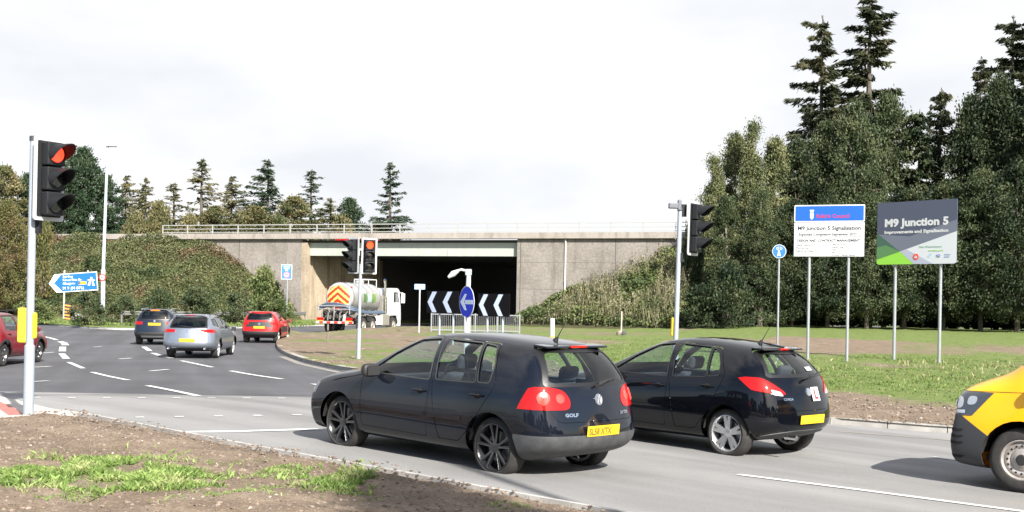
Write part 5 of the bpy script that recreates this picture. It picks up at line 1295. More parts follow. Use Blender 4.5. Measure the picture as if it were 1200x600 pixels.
# yellow van
th = R(143)
V = dict(W=.97, L1=2.42, L0=-2.5, wb=3.0, wr=.345, rim=.215, ww=.22, style='steel', rim_m=steel_w, paint=paint_yellow, cowl=1.70, header=1.0, nose=.98, zk=1.1, arch=.415, inset=.11,
    top=[(2.42,.98),(2.2,1.10),(1.95,1.20),(1.70,1.28),(1.35,1.62),(1.0,1.90),(.5,1.98),(-2.0,1.99),(-2.5,1.96)],
    st=[2.25,2.0,1.70,1.52,1.35,1.15,.9,.3,-.5,-1.2,-1.8,-2.2,-2.36], yb=.965, yr=.78, belt=[(2.2,1.0),(1.7,1.10),(0,1.10),(-2.5,1.10)],
    sill=[(2.42,.26),(2.1,.20),(-2.2,.25),(-2.5,.34)], plan=[(2.42,.86),(2.15,.94),(1.5,.985),(0,1),(-2,1),(-2.5,.97)],
    xf=[(.2,2.36),(.35,2.44),(.62,2.44),(.80,2.36),(.98,2.26)], xr=[(.3,-2.42),(.45,-2.5),(.7,-2.5),(1.1,-2.46),(1.9,-2.36)], corner=.18,
    doors=[[(1.42,1.10),(1.02,.55),(1.0,.34),(.12,.34),(.12,1.82),(.85,1.83),(1.16,1.55)]],
    windows=[[[(1.22,1.16),(.98,1.50),(.80,1.76),(.22,1.77),(.20,1.14)]]], handles=[(.28,1.0)], mirror=(1.18,1.22), mirror_m=plastic, handle_m=plastic,
    ws=[(-.78,1.36),(.78,1.36),(.68,1.84),(-.68,1.84)], rw=[(-.66,1.15),(.66,1.15),(.62,1.78),(-.62,1.78)], plate=(-2.5,.6,0,None), seatx=.75, rear_seat=False,
    lamps=[('headlight', [([(1.80,1.05),(2.02,.79),(2.7,.76),(2.7,1.0),(2.35,1.04)],'y',0), ([(.50,.70),(1.1,.70),(1.1,1.06),(.46,1.03)],'x',0), ([(1.6,0),(2.7,0),(2.7,1.2),(1.6,1.2)],'z',0)], dark_lens, .006),
           ('taillight', [([(-2.3,.7),(-2.7,.7),(-2.7,1.2),(-2.3,1.2)],'y',0), ([(.8,.6),(1.1,.6),(1.1,1.3),(.8,1.3)],'x',0), ([(-2,0),(-2.8,0),(-2.8,1),(-2,1)],'z',0)], red_lens, .005)],
    panels=[('front_bumper', [([(1.86,.10),(2.7,.10),(2.7,.775),(2.15,.79),(1.84,.58)],'y',0)], mat('bumper_plastic', (.035,.037,.042), .5), .010)])
vp = stop_at(1196, 578.5, 1.5, .86, th)
van, vb_, vtg = build_car('van', 'yellow panel van with black front bumper and steel wheels, cut off by the right edge', 'van', V, vp, th, .01)
for sd in (1, -1):   # lamp inserts and grille slots
    for q in (rpoly([(2.13,.86),(2.13,.99),(2.25,.99),(2.25,.86)],.05,4), rpoly([(1.99,.91),(1.97,1.00),(2.07,1.0),(2.09,.90)],.04,4)): patch('lamp_reflector', region(vb_, [(q, 'y', sd)], .010, .004), mat('lamp_chrome', (.55,.57,.6), .25, metal=.6), van)
    for (z, r_) in ((.92,.055),(.90,.045)):
        pass
    for k, (yy, zz, rr) in enumerate(((.66,.90,.06),(.80,.91,.05))):
        p, n = snap(vb_, sd*yy, zz, 1, out=.006); b = MB(); b.lathe([(rr,0),(rr*.8,.008),(.001,.012)], 16, facing(p, n)); b.build('lamp_reflector', [clear_lens], van, True)
for k, z in enumerate((.62,.55,.48,.33)):
    patch('grille_slot', region(vb_, [([(2.14,z-.016),(2.7,z-.016),(2.7,z+.016),(2.10,z+.016)],'y',0), ([(.45,0),(1.1,0),(1.1,1),(.45,1)],'x',0)], .014), under, van)
    patch('grille_slot', region(vb_, [([(2.14,z-.016),(2.7,z-.016),(2.7,z+.016),(2.10,z+.016)],'y',0), ([(-.45,0),(-1.1,0),(-1.1,1),(-.45,1)],'x',0)], .014), under, van)
patch('led_strip', region(vb_, [([(2.10,.81),(2.7,.79),(2.7,.825),(2.10,.845)],'y',0), ([(.52,0),(1.1,0),(1.1,1.2),(.52,1.2)],'x',0)], .010), clear_lens, van)
patch('bonnet_line', region(vb_, [([(1.35,1.075),(2.35,1.035),(2.35,1.041),(1.35,1.081)],'y',1)], .002), under, van)
# ------------------------------------------------------------------ tanker lorry
def lorry():
    th = R(73); p = stop_at(429, 391.3, 0, -1.1, th)
    t = thing('tanker_lorry', 'white cab tanker lorry with silver tank and red and yellow rear chevrons near the bridge', 'lorry', p, th)
    tank_m = mat('tank_steel', (.42,.42,.42), .4, metal=.35, c2=(.33,.33,.32), vscale=3); fr = mat('chassis_grey', (.13,.125,.115), .7, c2=(.22,.20,.17), vscale=6)
    red = mat('chevron_red', (.55,.03,.01), .5); yel = mat('chevron_yellow', (.60,.50,.12), .45)
    T = lambda x: Matrix.Translation((x, 0, 2.30)) @ Matrix.Rotation(R(-90), 4, 'Z')       # +y -> +x
    b = MB(); r = .92; b.lathe([(.001,-.22),(.3,-.20),(.6,-.14),(.82,-.05),(r,.06),(r,4.55),(.8,4.68),(.5,4.76),(.001,4.8)], 40, T(-1.75)); tk = b.build('tank', tank_m, t, True)
    for x in (-1.55,-.5,.5,1.5,2.55):
        b = MB(); b.lathe([(r,-.03),(r+.035,-.03),(r+.035,.03),(r,.03)], 40, T(x)); b.build('tank_band', mat('band_steel', (.35,.35,.35), .3, metal=.8), tk, True)
    # chevron face on the rear dome
    def dome(y, z): d = math.hypot(y, z); return -1.75-interp([(0,.22),(.3,.20),(.6,.14),(.82,.05),(.92,-.06)], d)
    b = MB(); N = 44
    for i in range(N):
        for j in range(N):
            y = -.86+1.72*(i+.5)/N; z = -.86+1.72*(j+.5)/N; h = .86/N*.99
            if math.hypot(y, z) > .84: continue
            m = 0 if ((z+abs(y)*.8+5.08)/.40) % 1 < .55 else 1
            if math.hypot(y,z) > .78: m = 2
            b.m = m; vs = [(dome(y+a*h, z+c*h)-.012, y+a*h, 2.30+z+c*h) for a, c in ((-1,-1),(1,-1),(1,1),(-1,1))]; b.add(vs, [(0,1,2,3)])
    b.build('chevron_marking', [red, yel, white_m], tk, fix=False)
    # side panel pictures (plain coloured wedges) on both sides
    for s in (1, -1):
        for k, (x0, x1, mm, n_) in enumerate(((.0,.45,mat('panel_green', (.07,.16,.04), .5),0),(.45,1.2,mat('panel_pale', (.34,.45,.46), .5),0),(1.2,1.9,mat('panel_lime', (.14,.24,.06), .5),0))):
            b = MB(); n = 8
            for q in range(n):
                a0 = R(-18+34*q/n); a1 = R(-18+34*(q+1)/n); rr = r+.012
                b.add([(x0,s*rr*math.cos(a0),2.3+rr*math.sin(a0)),(x1,s*rr*math.cos(a0),2.3+rr*math.sin(a0)),(x1,s*rr*math.cos(a1),2.3+rr*math.sin(a1)),(x0,s*rr*math.cos(a1),2.3+rr*math.sin(a1))],[(0,1,2,3)])
            b.build('side_marking', mm, tk, fix=False)
    # chassis, rails, bumper
    b = MB(); [b.box((-2.1,s*.45-.06,.95),(5.3,s*.45+.06,1.2)) for s in (1,-1)]; [b.box((x,-.45,1.0),(x+.1,.45,1.15)) for x in (-2.1,-1,0,1,2,3,4)]; b.build('chassis', fr, t)
    b = MB(); [b.box((-1.95,s*.95-.03,1.35),(3.1,s*.95+.03,1.42)) for s in (1,-1)]; [b.tube([(x,s*.95,1.42),(x,s*1.12,1.52)],.02,6) for x in (-1.5,-.5,.5,1.5,2.5) for s in (1,-1)]; [b.box((x,-1,1.2),(x+.12,1,1.36)) for x in (-1.6,-.2,1.2,2.6)]; b.build('side_rail', mat('rail_alloy', (.5,.5,.5), .4, metal=.6), t)
    b = MB(); b.box((-2.42,-1.25,.66),(-2.30,1.25,.80)); bp = b.build('rear_bumper', mat('bumper_white', (.45,.43,.41), .5), t)
    b = MB(); [b.box((-2.428,-1.24+.5*k,.67),(-2.42,-.99+.5*k,.79)) for k in range(5)]; b.build('bumper_stripe', red, bp)
    for s in (1, -1):
        b = MB(); b.box((-2.40,s*.98-.22,.86),(-2.30,s*.98+.22,1.03)); lt = bevel_mod(b.build('rear_light', red_lens, t), .015, 2)
        b = MB(); b.box((-2.40,s*.98-.2,.80),(-2.32,s*.98+.2,.855)); b.build('indicator', amber_lens, lt)
    # pump gear under the rear dome
    rng = random.Random(4); dk = mat('pump_grease', (.035,.033,.03), .6)
    b = MB()
    for k in range(10):
        y = rng.uniform(-.9,.9); z = rng.uniform(1.05,1.55); q = Matrix.Translation((-1.9-rng.uniform(0,.25), y, z)) @ Matrix.Rotation(rng.uniform(0,3),4,'Z'); b.lathe([(.001,-.14),(rng.uniform(.09,.2),-.14),(rng.uniform(.09,.18),.14),(.001,.14)], 12, q)
    b.box((-1.95,-.6,.85),(-1.5,.6,1.35)); b.build('pump_gear', dk, t, True)
    b = MB()
    for k in range(5): y = -.8+.4*k; b.tube([(-2.0,y,1.5),(-2.25,y+.1,1.3),(-2.2,y+.15,.85)], .045, 8)
    b.build('pipework', mat('pipe_steel', (.4,.39,.37), .4, metal=.7), t, True)
    for k, (dy, dz) in enumerate(((0,0),(.06,.10),(-.02,-.1))):
        b = MB(); b.tube([(-2.15,1.15,1.62+dz),(-2.35,.6,1.80+dz),(-2.38,-.1,1.82+dz),(-2.30,-.75,1.70+dz),(-1.95,-1.12+dy,1.58+dz),(-1.0,-1.16+dy,1.42+dz*.6),(.4,-1.14+dy,1.36+dz*.5),(2.9,-1.12+dy,1.38+dz*.5)], .055, 8); b.build('hose', mat('hose_blue', (.07,.10,.15), .5), t, True)
    b = MB(); b.tube([(-2.45,-1.05,1.55),(-2.45,1.05,1.55)], .03, 6); b.tube([(-2.45,-1.05,1.75),(-2.45,1.05,1.75)], .03, 6); [b.tube([(-2.45,y,1.25),(-2.45,y,1.75)], .03, 6) for y in (-1.05,0,1.05)]; b.build('hose_rack', mat('rail_alloy'), t, True)
    b = MB(); b.lathe([(.13,0),(.04,.42),(.001,.42)], 14, Matrix.Translation((-2.3,-.62,.82)) @ Matrix.Rotation(R(90),4,'X')); b.build('traffic_cone', mat('cone_white', (.45,.42,.40), .5), t, True)
    # manway, top rail, exhaust
    b = MB(); b.lathe([(.001,.25),(.28,.25),(.30,.2),(.30,0)], 20, Matrix.Translation((1.3,0,3.18)) @ Matrix.Rotation(R(90),4,'X')); b.build('manway', tank_m, t, True)
    b = MB(); b.tube([(1.6,-.5,3.1),(1.6,-.5,3.5),(2.9,-.5,3.5),(2.9,-.5,3.0)], .03, 6); b.tube([(1.6,.5,3.1),(1.6,.5,3.5),(2.9,.5,3.5),(2.9,.5,3.0)], .03, 6); b.tube([(1.6,-.5,3.5),(1.6,.5,3.5)],.03,6); b.tube([(2.9,-.5,3.5),(2.9,.5,3.5)],.03,6); b.build('top_rail', white_m, t, True)
    b = MB(); b.tube([(3.25,-1.0,1.3),(3.25,-1.0,2.4)], .15, 14); b.tube([(3.25,-1.0,2.4),(3.25,-1.0,3.25),(3.2,-1.0,3.45),(3.1,-1.0,3.52)], .09, 12); b.build('exhaust_stack', chrome, t, True)
    b = MB(); b.box((3.05,-.9,1.2),(3.4,.9,2.5)); bevel_mod(b.build('air_intake', fr, t), .04)
    # tanks and lockers on the right, mudguards
    for s in (1,-1):
        b = MB(); b.box((1.2,s*1.18-.18,.55),(2.0,s*1.18+.05,1.15)); bevel_mod(b.build('side_locker', mat('locker_white', (.6,.6,.6), .5), t), .03)
        b = MB(); b.box((2.15,s*1.12-.2,.5),(3.3,s*1.12+.1,1.25)); bevel_mod(b.build('fuel_tank', mat('fuel_tank_grey', (.30,.28,.25), .5, metal=.3), t), .05)
        for cx in (-.70,.70):
            b = MB(); b.lathe([(.60,-.22),(.60,.22),(.56,.22),(.56,-.22),(.60,-.22)], 16, Matrix.Translation((cx,s*1.06,.55)), R(25), R(155)); b.build('mudguard', plastic, t, True)
    for cx in (-.70,.70,4.2):
        for s in (1,-1): wheel(t, cx, s*1.08, .52, .34, .30, 'steel', mat('lorry_rim', (.45,.43,.38), .5, metal=.4), z=.52)
    # cab
    prof = [(3.45,1.05),(3.45,2.85),(3.7,2.98),(4.9,3.0),(5.25,2.85),(5.48,1.95),(5.55,1.2),(5.55,.75),(4.95,.75),(4.85,1.15),(3.75,1.15)]
    b = MB(); b.prism(rpoly(prof,.10,3), -1.2, 1.2); cb_ = bevel_mod(b.build('cab', mat('cab_white', (.50,.51,.52), .3, coat=.8), t), .07, 3)
    for s in (1,-1):
        b = MB(); b.prism(rpoly([(4.25,2.05),(4.25,2.72),(4.95,2.72),(5.20,2.05)],.06), s*1.205, s*1.212); b.build('side_window', glass_dk if 0 else mat('cab_glass', (.02,.025,.03), .06, coat=1), cb_)
        b = MB(); b.prism(rpoly([(4.15,1.2),(4.15,2.82),(5.02,2.82),(5.36,1.9),(5.36,1.2)],.05), s*1.200, s*1.2035); b.build('cab_door', mat('cab_white'), cb_)
        b = MB(); b.box((5.3,s*1.42-.12,2.0),(5.42,s*1.42+.12,2.65)); b.tube([(5.25,s*1.2,2.7),(5.36,s*1.42,2.68)],.025,6); bevel_mod(b.build('mirror', white_m, cb_),.03)
        b = MB(); b.lathe([(.62,-.18),(.62,.14),(.58,.14),(.58,-.18)], 16, Matrix.Translation((4.2,s*1.08,.55)), R(5), R(160)); b.build('mudguard', plastic, t, True)
        b = MB(); b.box((5.4,s*.95-.2,.8),(5.58,s*.95+.2,1.0)); b.build('headlight', clear_lens, cb_)
    b = MB(); b.prism([(5.295,2.72),(5.49,1.98),(5.50,1.98),(5.305,2.72)], -1.05, 1.05); b.build('windscreen', mat('cab_glass'), cb_)
    b = MB(); b.box((4.95,-1.18,.42),(5.62,1.18,.80)); bevel_mod(b.build('front_bumper', white_m, t), .06, 2)
    b = MB(); [b.lathe([(.001,.09),(.06,.07),(.06,0)], 10, Matrix.Translation((-1.55,s*.75,2.9)) @ Matrix.Rotation(R(90),4,'X')) for s in (1,-1)]; b.build('marker_lamp', red_lens, t, True)
    return t
lorry_t = lorry()
# ================================================================== signals, signs, street furniture
sig_blk = mat('signal_black', (.014,.015,.017), .6, spec=.25); sig_in = mat('signal_dark_lens', (.015,.017,.018), .2, coat=1)
white_b = mat('white_border', (.42,.43,.44), .5)
red_on = mat('red_signal_lit', (.9,.05,.03), .3, emit=(1,.05,.02), estr=1.2)
red_on2 = mat('red_signal_bright', (.9,.08,.03), .3, emit=(1,.06,.015), estr=1.6)
yel_box = mat('yellow_box', (.80,.62,.03), .5)
def signal_head(t, z0, z1, xoff, rz, lit=0, litm=None, yoff=0, hoods=True):
    """head facing local -y after the turn rz; z0..z1 backing board"""
    h = z1-z0; w0 = h*.43
    hd = bpy.data.objects.new('signal_head', None)
    b = MB(); p = [(-w0/2,z0),(w0/2,z0),(w0/2,z1),(-w0/2,z1)]; b.prism(rpoly(p,.04,3), -.02, .0)
    board = b.build('signal_head', [white_b], t); board.location = (xoff, yoff, 0); board.rotation_euler = (0,0,rz)
    b = MB(); i = .045*h; b.prism(rpoly([(-w0/2+i,z0+i),(w0/2-i,z0+i),(w0/2-i,z1-i),(-w0/2+i,z1-i)],.02,3), -.026, -.0205); b.build('board_face', sig_blk, board)
    ah = (h-2*i-.02)/3
    for k in range(3):
        zc = z1-i-.01-ah*(k+.5)
        b = MB(); b.box((-ah*.42,-.17,zc-ah*.47),(ah*.42,-.027,zc+ah*.47)); bx = bevel_mod(b.build('aspect_box', sig_blk, board), .02, 2)
        b = MB(); b.lathe([(ah*.34,-.172),(ah*.3,-.185),(.001,-.19)], 24, Matrix.Translation((0,0,zc))); b.build('lens', [litm if k == lit and litm else sig_in], bx, True)
        # visor: a cut-away tube, long above, short below
        n = 26; r = ah*.40; vs = []; fs = []
        for j in range(n+1):
            a = R(-35+250*j/n); s = (math.sin(a)+.57)/1.57; L = .05+.27*max(0, s)**.8
            for rr in (r, r-.008):
                vs += [(rr*math.cos(a),-.168,zc+rr*math.sin(a)),(rr*math.cos(a)*.98,-.168-L,zc+rr*math.sin(a)*.98-.02*L)]
        for j in range(n):
            a = 4*j; fs += [(a,a+1,a+5,a+4),(a+2,a+6,a+7,a+3),(a+1,a+3,a+7,a+5)]
        b = MB(); b.add(vs, fs); b.build('visor', sig_blk, bx, True)
    b = MB(); b.box((-ah*.35,0,z0+.05),(ah*.35,.04,z1-.05)); b.build('bracket', sig_blk, board)
    return board
def signal_post(name, label, px, py, lean, h, r=.052, zf=gz, group='traffic signals at the junction'):
    p = atf(px, py, zf); t = thing(name, label, 'traffic light', p, 0, group); t.rotation_euler = (0, lean, 0)
    b = MB(); b.tube([(0,0,-.2),(0,0,1.0),(0,0,1.02),(0,0,h)], [r*1.33,r*1.33,r,r], 20); b.build('pole', steel_w2, t, True)
    b = MB(); b.lathe([(.001,.02),(r*1.1,.015),(r*1.15,0),(r*1.15,-.05)], 16, Matrix.Translation((0,0,h)) @ Matrix.Rotation(R(90),4,'X')); b.build('cap', plastic_grey, t, True)
    return t, p
# near left: board faces right-front, seen at an angle
t, p = signal_post('traffic_signal', 'nearest traffic signal at the left with its red lamp lit, beside the soil verge', 33, 491, R(.2), 3.86)
signal_head(t, 2.72, 3.86, .20, R(58), 0, red_on, yoff=.02)
b = MB(); b.box((-.19,.02,1.04),(-.02,.22,1.52)); bevel_mod(b.build('push_button_box', yel_box, t), .03, 3)
b = MB(); b.box((.02,-.04,1.10),(.075,.08,1.46)); bevel_mod(b.build('push_button_box', yel_box, t), .03, 3)
b = MB(); b.box((-.02,-.02,2.55),(.10,.10,2.8)); b.build('bracket', sig_blk, t)
# middle: two heads
t, p = signal_post('traffic_signal', 'traffic signal on the island with two heads side by side, one showing red', 420, 420.5, R(.4), 3.2, zf=isl)
signal_head(t, 2.82, 4.02, -.235, R(-42), None, None); h2 = signal_head(t, 2.82, 4.02, .275, R(14), 0, red_on2)
b = MB(); b.tube([(0,0,3.1),(0,.04,3.6)], .04, 8); b.build('bracket', sig_blk, t)
# right
t, p = signal_post('traffic_signal', 'traffic signal behind the black hatchbacks, with a detector camera on its top', 790, 458, R(.9), 4.02, zf=isl)
signal_head(t, 3.0, 4.2, .30, R(56), None, None, yoff=.03)
b = MB(); b.box((.04,-.05,2.85),(.12,.05,3.05)); b.box((.02,-.04,3.85),(.14,.04,4.12)); b.build('bracket', sig_blk, t)
b = MB(); b.box((-.26,-.10,4.02),(-.05,.06,4.14)); b.box((-.06,-.08,3.98),(.02,.06,4.22)); bevel_mod(b.build('detector_camera', mat('camera_grey', (.12,.13,.15), .5), t), .02)
b = MB(); b.box((-.10,.02,1.20),(.04,.20,1.62)); bevel_mod(b.build('push_button_box', yel_box, t), .03, 3)

def sign_root(name, label, cat, P, rz=0, group=None): return thing(name, label, cat, P, rz, group)
def post(t, x, h, r=.045, y=.085, m=None, z0=-.3, n=14): b = MB(); b.tube([(x,y,z0),(x,y,h)], r, n); return b.build('post', m or steel, t, True)
def panel(t, poly, m, y0=-.004, y1=.02, name='panel', r=0, par=None):
    b = MB(); b.prism(rpoly(poly, r, 4) if r else poly, y0, y1); return b.build(name, m, par or t)
def two_post(name, label, cat, pl, pr, zf=isl):
    a = atf(*pl, zf); c = atf(*pr, zf); v = c-a; rz = math.atan2(v.y, v.x); t = sign_root(name, label, cat, (a.x, a.y, min(a.z, c.z)), rz); return t, Vector((v.x, v.y)).length, a, c
sign_blue = mat('sign_blue', (.02,.13,.55), .4); txt_dark = mat('sign_lettering', (.09,.09,.11), .5); sw = mat('sign_white', (.60,.60,.62), .45)
aluminium = mat('sign_back', (.35,.36,.37), .5, metal=.6)
def FITW(f):
    o = LASTT[0]; wv = [v.co.x for v in o.data.vertices]; o.scale.x = f*wb_/(max(wv)-min(wv))
LASTT = [None]
# --- council information board
t, W2, a, c = two_post('information_board', 'white council information board with a blue top band on two grey posts', 'sign', (946,421.5), (992,423))
sx = W2/46.
zt_l = atY(929,240,a.y).z-t.location.z; zb_l = atY(929,300,a.y).z-t.location.z
Lx, Rx = -18*sx, 64*sx; zt_, zb_ = zt_l, zb_l; zm = zt_-(zt_-zb_)*.335
for x in (0, W2): post(t, x, zt_-.1, .055)
panel(t, [(Lx,zb_),(Rx,zb_),(Rx,zm-.012),(Lx,zm-.012)], sw, r=.03)
panel(t, [(Lx-.015,zb_-.015),(Rx+.015,zb_-.015),(Rx+.015,zm),(Lx-.015,zm)], txt_dark, .003, .018, 'panel_edge')
panel(t, [(Lx-.01,zm+.012),(Rx+.01,zm+.012),(Rx+.01,zt_),(Lx-.01,zt_)], sw, r=.04, name='header_border')
hp = panel(t, [(Lx+.03,zm+.05),(Rx-.03,zm+.05),(Rx-.03,zt_-.04),(Lx+.03,zt_-.04)], mat('header_blue', (.018,.10,.50), .5, spec=.2), -.009, -.004, 'header_panel', .03)
wb_ = Rx-Lx; red_t = mat('dull_red_lettering', (.42,.03,.03), .5); txt_dk2 = mat('board_lettering', (.03,.03,.04), .6); T_ = lambda s, sz, x, z, m=txt_dk2, al='LEFT', bo=.0, sx_=1., par=None, y=-.011: LASTT.__setitem__(0, text(s, sz, m, par or t, (x,y,z), align=al, bold=bo, sx=sx_))
T_('Falkirk Council', .20, Lx+wb_*.31, zm+.16, red_t, bo=.004, par=hp, y=-.012); FITW(.47)
b = MB(); cx = Lx+wb_*.25; b.prism(rpoly([(cx-.07,zm+.34),(cx-.06,zm+.16),(cx,zm+.09),(cx+.06,zm+.16),(cx+.07,zm+.34)],.02), -.012,-.009); b.prism([(cx-.06,zm+.37),(cx+.06,zm+.37),(cx+.08,zm+.47),(cx-.08,zm+.47)], -.012,-.009); b.build('crest', mat('crest_pale', (.55,.62,.8), .5), hp)
hh_ = zm-zb_
T_('M9 Junction 5 Signalisation', .20, Lx+wb_*.5, zm-.24*hh_+.02, al='CENTER', bo=.004); FITW(.90)
T_('Expected Completion September 2022', .13, Lx+wb_*.48, zm-.39*hh_, al='CENTER', bo=.002); FITW(.83)
T_('DESIGN AND CONTRACT MANAGEMENT', .13, Lx+wb_*.49, zm-.57*hh_, al='CENTER', bo=.002); FITW(.90)
panel(t, [(Lx+.1,zm-.435*hh_),(Rx-.1,zm-.435*hh_),(Rx-.1,zm-.42*hh_),(Lx+.1,zm-.42*hh_)], txt_dark, -.007, -.004, 'rule')
for k, s in enumerate(('Falkirk Council','Place Services','Engineering Design Unit')): T_(s, .085, Lx+.08, zm-(.69+.085*k)*hh_)
for k, s in enumerate(('Abbotsford House','David\'s Loan','Falkirk','FK2 7YZ','Director: Malcolm Bennie')): T_(s, .08, Lx+wb_*.55, zm-(.68+.075*k)*hh_)
# --- dark project sign
t, W2, a, c = two_post('project_sign', 'dark grey project sign with green and white corner on two grey posts', 'sign', (1046,422.3), (1099,425.2))
sx = W2/53.; Lx, Rx = -21.5*sx, 19*sx+W2
zt_ = atY(1027,236.5,a.y).z-t.location.z; zb_ = atY(1027,309.5,a.y).z-t.location.z; wb_ = Rx-Lx; hb = zt_-zb_
for x in (0, W2): post(t, x, zt_-.1, .06)
panel(t, [(Lx,zb_),(Rx,zb_),(Rx,zt_),(Lx,zt_)], mat('slate_grey', (.085,.095,.14), .5, spec=.2), r=.06)
def pn(pts, m, k, name='colour_field'):
    P = [(Lx+wb_*x, zb_+hb*z) for x, z in pts]; return panel(t, P, m, -.0045-.0012*k, -.004-.0012*k+.0003, name)
pn([(.03,.0),(.97,.0),(1,.02),(1,.50),(.30,.205),(.0,.08),(0,.02)], mat('pale_field', (.62,.64,.68), .4), 1)
pn([(0,.08),(.30,.205),(.48,.0),(.03,.0),(0,.02)], mat('leaf_green_field', (.28,.62,.07), .4), 2)
pn([(.30,.205),(.48,.0),(.72,.0),(.38,.24)], mat('lilac_field', (.42,.44,.55), .4), 3)
pn([(0,.08),(.30,.205),(.02,.49),(0,.50)], mat('dark_green_field', (.055,.12,.09), .4), 4)
pn([(0,.28),(.12,.31),(.30,.205),(.0,.08)], mat('mid_green_field', (.10,.23,.09), .4), 5)
pn([(.38,.24),(1,.50),(1,.68),(.42,.44),(.02,.49),(.30,.205)], mat('blue_grey_field', (.16,.175,.23), .4), 2)
b = MB(); cx, cz = Lx+.505*wb_, zb_+.115*hb; b.lathe([(.12,0),(.115,-.004),(.001,-.004)], 28, Matrix.Translation((cx,-.012,cz))); b.build('round_logo', mat('orange_red', (.75,.07,.04), .4), t)
b = MB(); b.prism([(cx-.06,cz-.05),(cx+.06,cz-.05),(cx+.06,cz+.0),(cx-.06,cz+.0)], -.0185,-.0165); b.prism([(cx-.06,cz+.01),(cx+.06,cz+.01),(cx+.04,cz+.04),(cx-.04,cz+.04)], -.0185,-.0165); b.build('logo_mark', sw, t)
b = MB(); x0 = Lx+.76*wb_; z0 = zb_+.125*hb; b.prism([(x0,z0-.05),(x0+.15,z0-.05),(x0+.15,z0+.05),(x0,z0+.05)], -.013,-.011); fl_ = b.build('flag_logo', mat('flag_blue', (.05,.15,.5), .4), t)
for s in (1,-1): b = MB(); b.tube([(x0+.01,-.0135,z0-.04*s),(x0+.14,-.0135,z0+.04*s)], .012, 4); b.build('flag_cross', sw, fl_)
b = MB(); [b.prism([(Lx+(.655+.02*k)*wb_,zb_+(.10+.03*k)*hb),(Lx+(.685+.02*k)*wb_,zb_+(.12+.03*k)*hb),(Lx+(.66+.02*k)*wb_,zb_+(.135+.03*k)*hb)], -.013,-.011) for k in range(2)]; b.build('pale_logo', mat('pale_blue', (.35,.6,.8), .4), t)
T_('M9 Junction 5', .40, Lx+wb_*.095, zb_+.61*hb, sw, bo=.018, sx_=1.0, y=-.010); FITW(.80)
T_('Improvements and Signalisation', .165, Lx+wb_*.095, zb_+.495*hb, sw, bo=.007, y=-.010); FITW(.80)
T_('Falkirk TIF funded initiative', .09, Lx+wb_*.545, zb_+.26*hb, mat('green_grey_lettering', (.25,.42,.30), .5), sx_=.95, y=-.013)
T_('www.falkirk.gov.uk', .08, Lx+wb_*.66, zb_+.20*hb, mat('leaf_green_field'), y=-.013)
for k, s in enumerate(('Transport','Scotland')): T_(s, .06, Lx+.855*wb_, zb_+(.135-.035*k)*hb, mat('flag_blue'), y=-.013)
# --- round blue cycle and foot sign
p = atf(911, 422, isl); t = sign_root('cycle_path_sign', 'round blue shared cycle and footpath sign on a thin post', 'sign', p, R(-8))
zc = atY(909.5,294.5,p.y).z-p.z; r = 8/(F/p.y); post(t, 0, zc+r*.8, .038)
b = MB(); b.lathe([(.001,.01),(r,.01),(r,-.005),(.001,-.005)], 32, Matrix.Translation((0,0,zc))); dsk = b.build('disc', sw, t)
b = MB(); b.lathe([(r*.93,-.005),(r*.93,-.009),(.001,-.009)], 32, Matrix.Translation((0,0,zc))); b.build('blue_face', sign_blue, dsk)
b = MB(); [b.lathe([(r*.19,0),(r*.13,0)], 16, Matrix.Translation((sx_*r,-.011,zc+r*.42)), 0, 2*math.pi) for sx_ in (-.25,.25)]; b.tube([(-.25*r,-.011,zc+r*.42),(-.1*r,-.011,zc+r*.66),(.17*r,-.011,zc+r*.66),(.25*r,-.011,zc+r*.42)], r*.03, 4); b.build('cycle_symbol', sw, dsk)
b = MB(); b.lathe([(r*.1,-.011),(.001,-.012)], 12, Matrix.Translation((-.05*r,0,zc+r*.12))); b.prism([(-.15*r,zc),(.06*r,zc),(.22*r,zc-.7*r),(.08*r,zc-.7*r),(-.04*r,zc-.3*r),(-.16*r,zc-.7*r),(-.3*r,zc-.7*r)], -.012,-.010); b.build('walker_symbol', sw, dsk)
# --- blue flag direction sign
Y0 = 91.; P = atY(76,374,Y0); t = sign_root('direction_sign', 'blue motorway direction sign with pointed left end beside the lamp column', 'sign', (P.x, P.y, .2), R(3))
k = Y0/F; q = lambda px, py: ((atY(px,py,Y0).x-P.x), atY(px,py,Y0).z-.2)
TL, TR, BRr, BL, TIP = q(64,321.5), q(113,318), q(114.5,340), q(66.5,343), q(57.6,332.5)
m_p = mat('weathered_post', (.38,.35,.30), .7)
for px in (75,102): xx = q(px,330)[0]; post(t, xx, q(px,316.5)[1], .07, .08, m_p)
panel(t, [TIP,BL,BRr,TR,TL], sw)
cxx = (TL[0]+BRr[0])/2-.3; czz = (TL[1]+BL[1])/2
inn = [(x+(.10 if x < cxx-1 else (.07 if x < cxx else -.07)), z+(.065 if z < czz-.2 else (-.065 if z > czz+.2 else 0))) for x, z in [TIP,BL,BRr,TR,TL]]
panel(t, inn, mat('motorway_blue', (.015,.12,.46), .5, spec=.2), -.008, -.004, 'blue_face')
ch = [q(69.5,322.5),q(64,322.9),q(58.8,332.3),q(67,341.8),q(72.5,341.4),q(65,332.2)]
b = MB(); o3 = -.011; b.prism([q(71,322.6),q(66,323),q(60.2,332.4),q(63.5,332.2)],o3,-.008); b.prism([q(60.2,332.4),q(68,341.4),q(73,341.1),q(63.5,332.2)],o3,-.0085); b.build('arrow', sw, t)
tw = lambda s, size, px, py: text(s, size*.72, sw, t, (q(px,py)[0], -.011, q(px,py)[1]), (R(90), R(-2.5), 0), bold=.003)
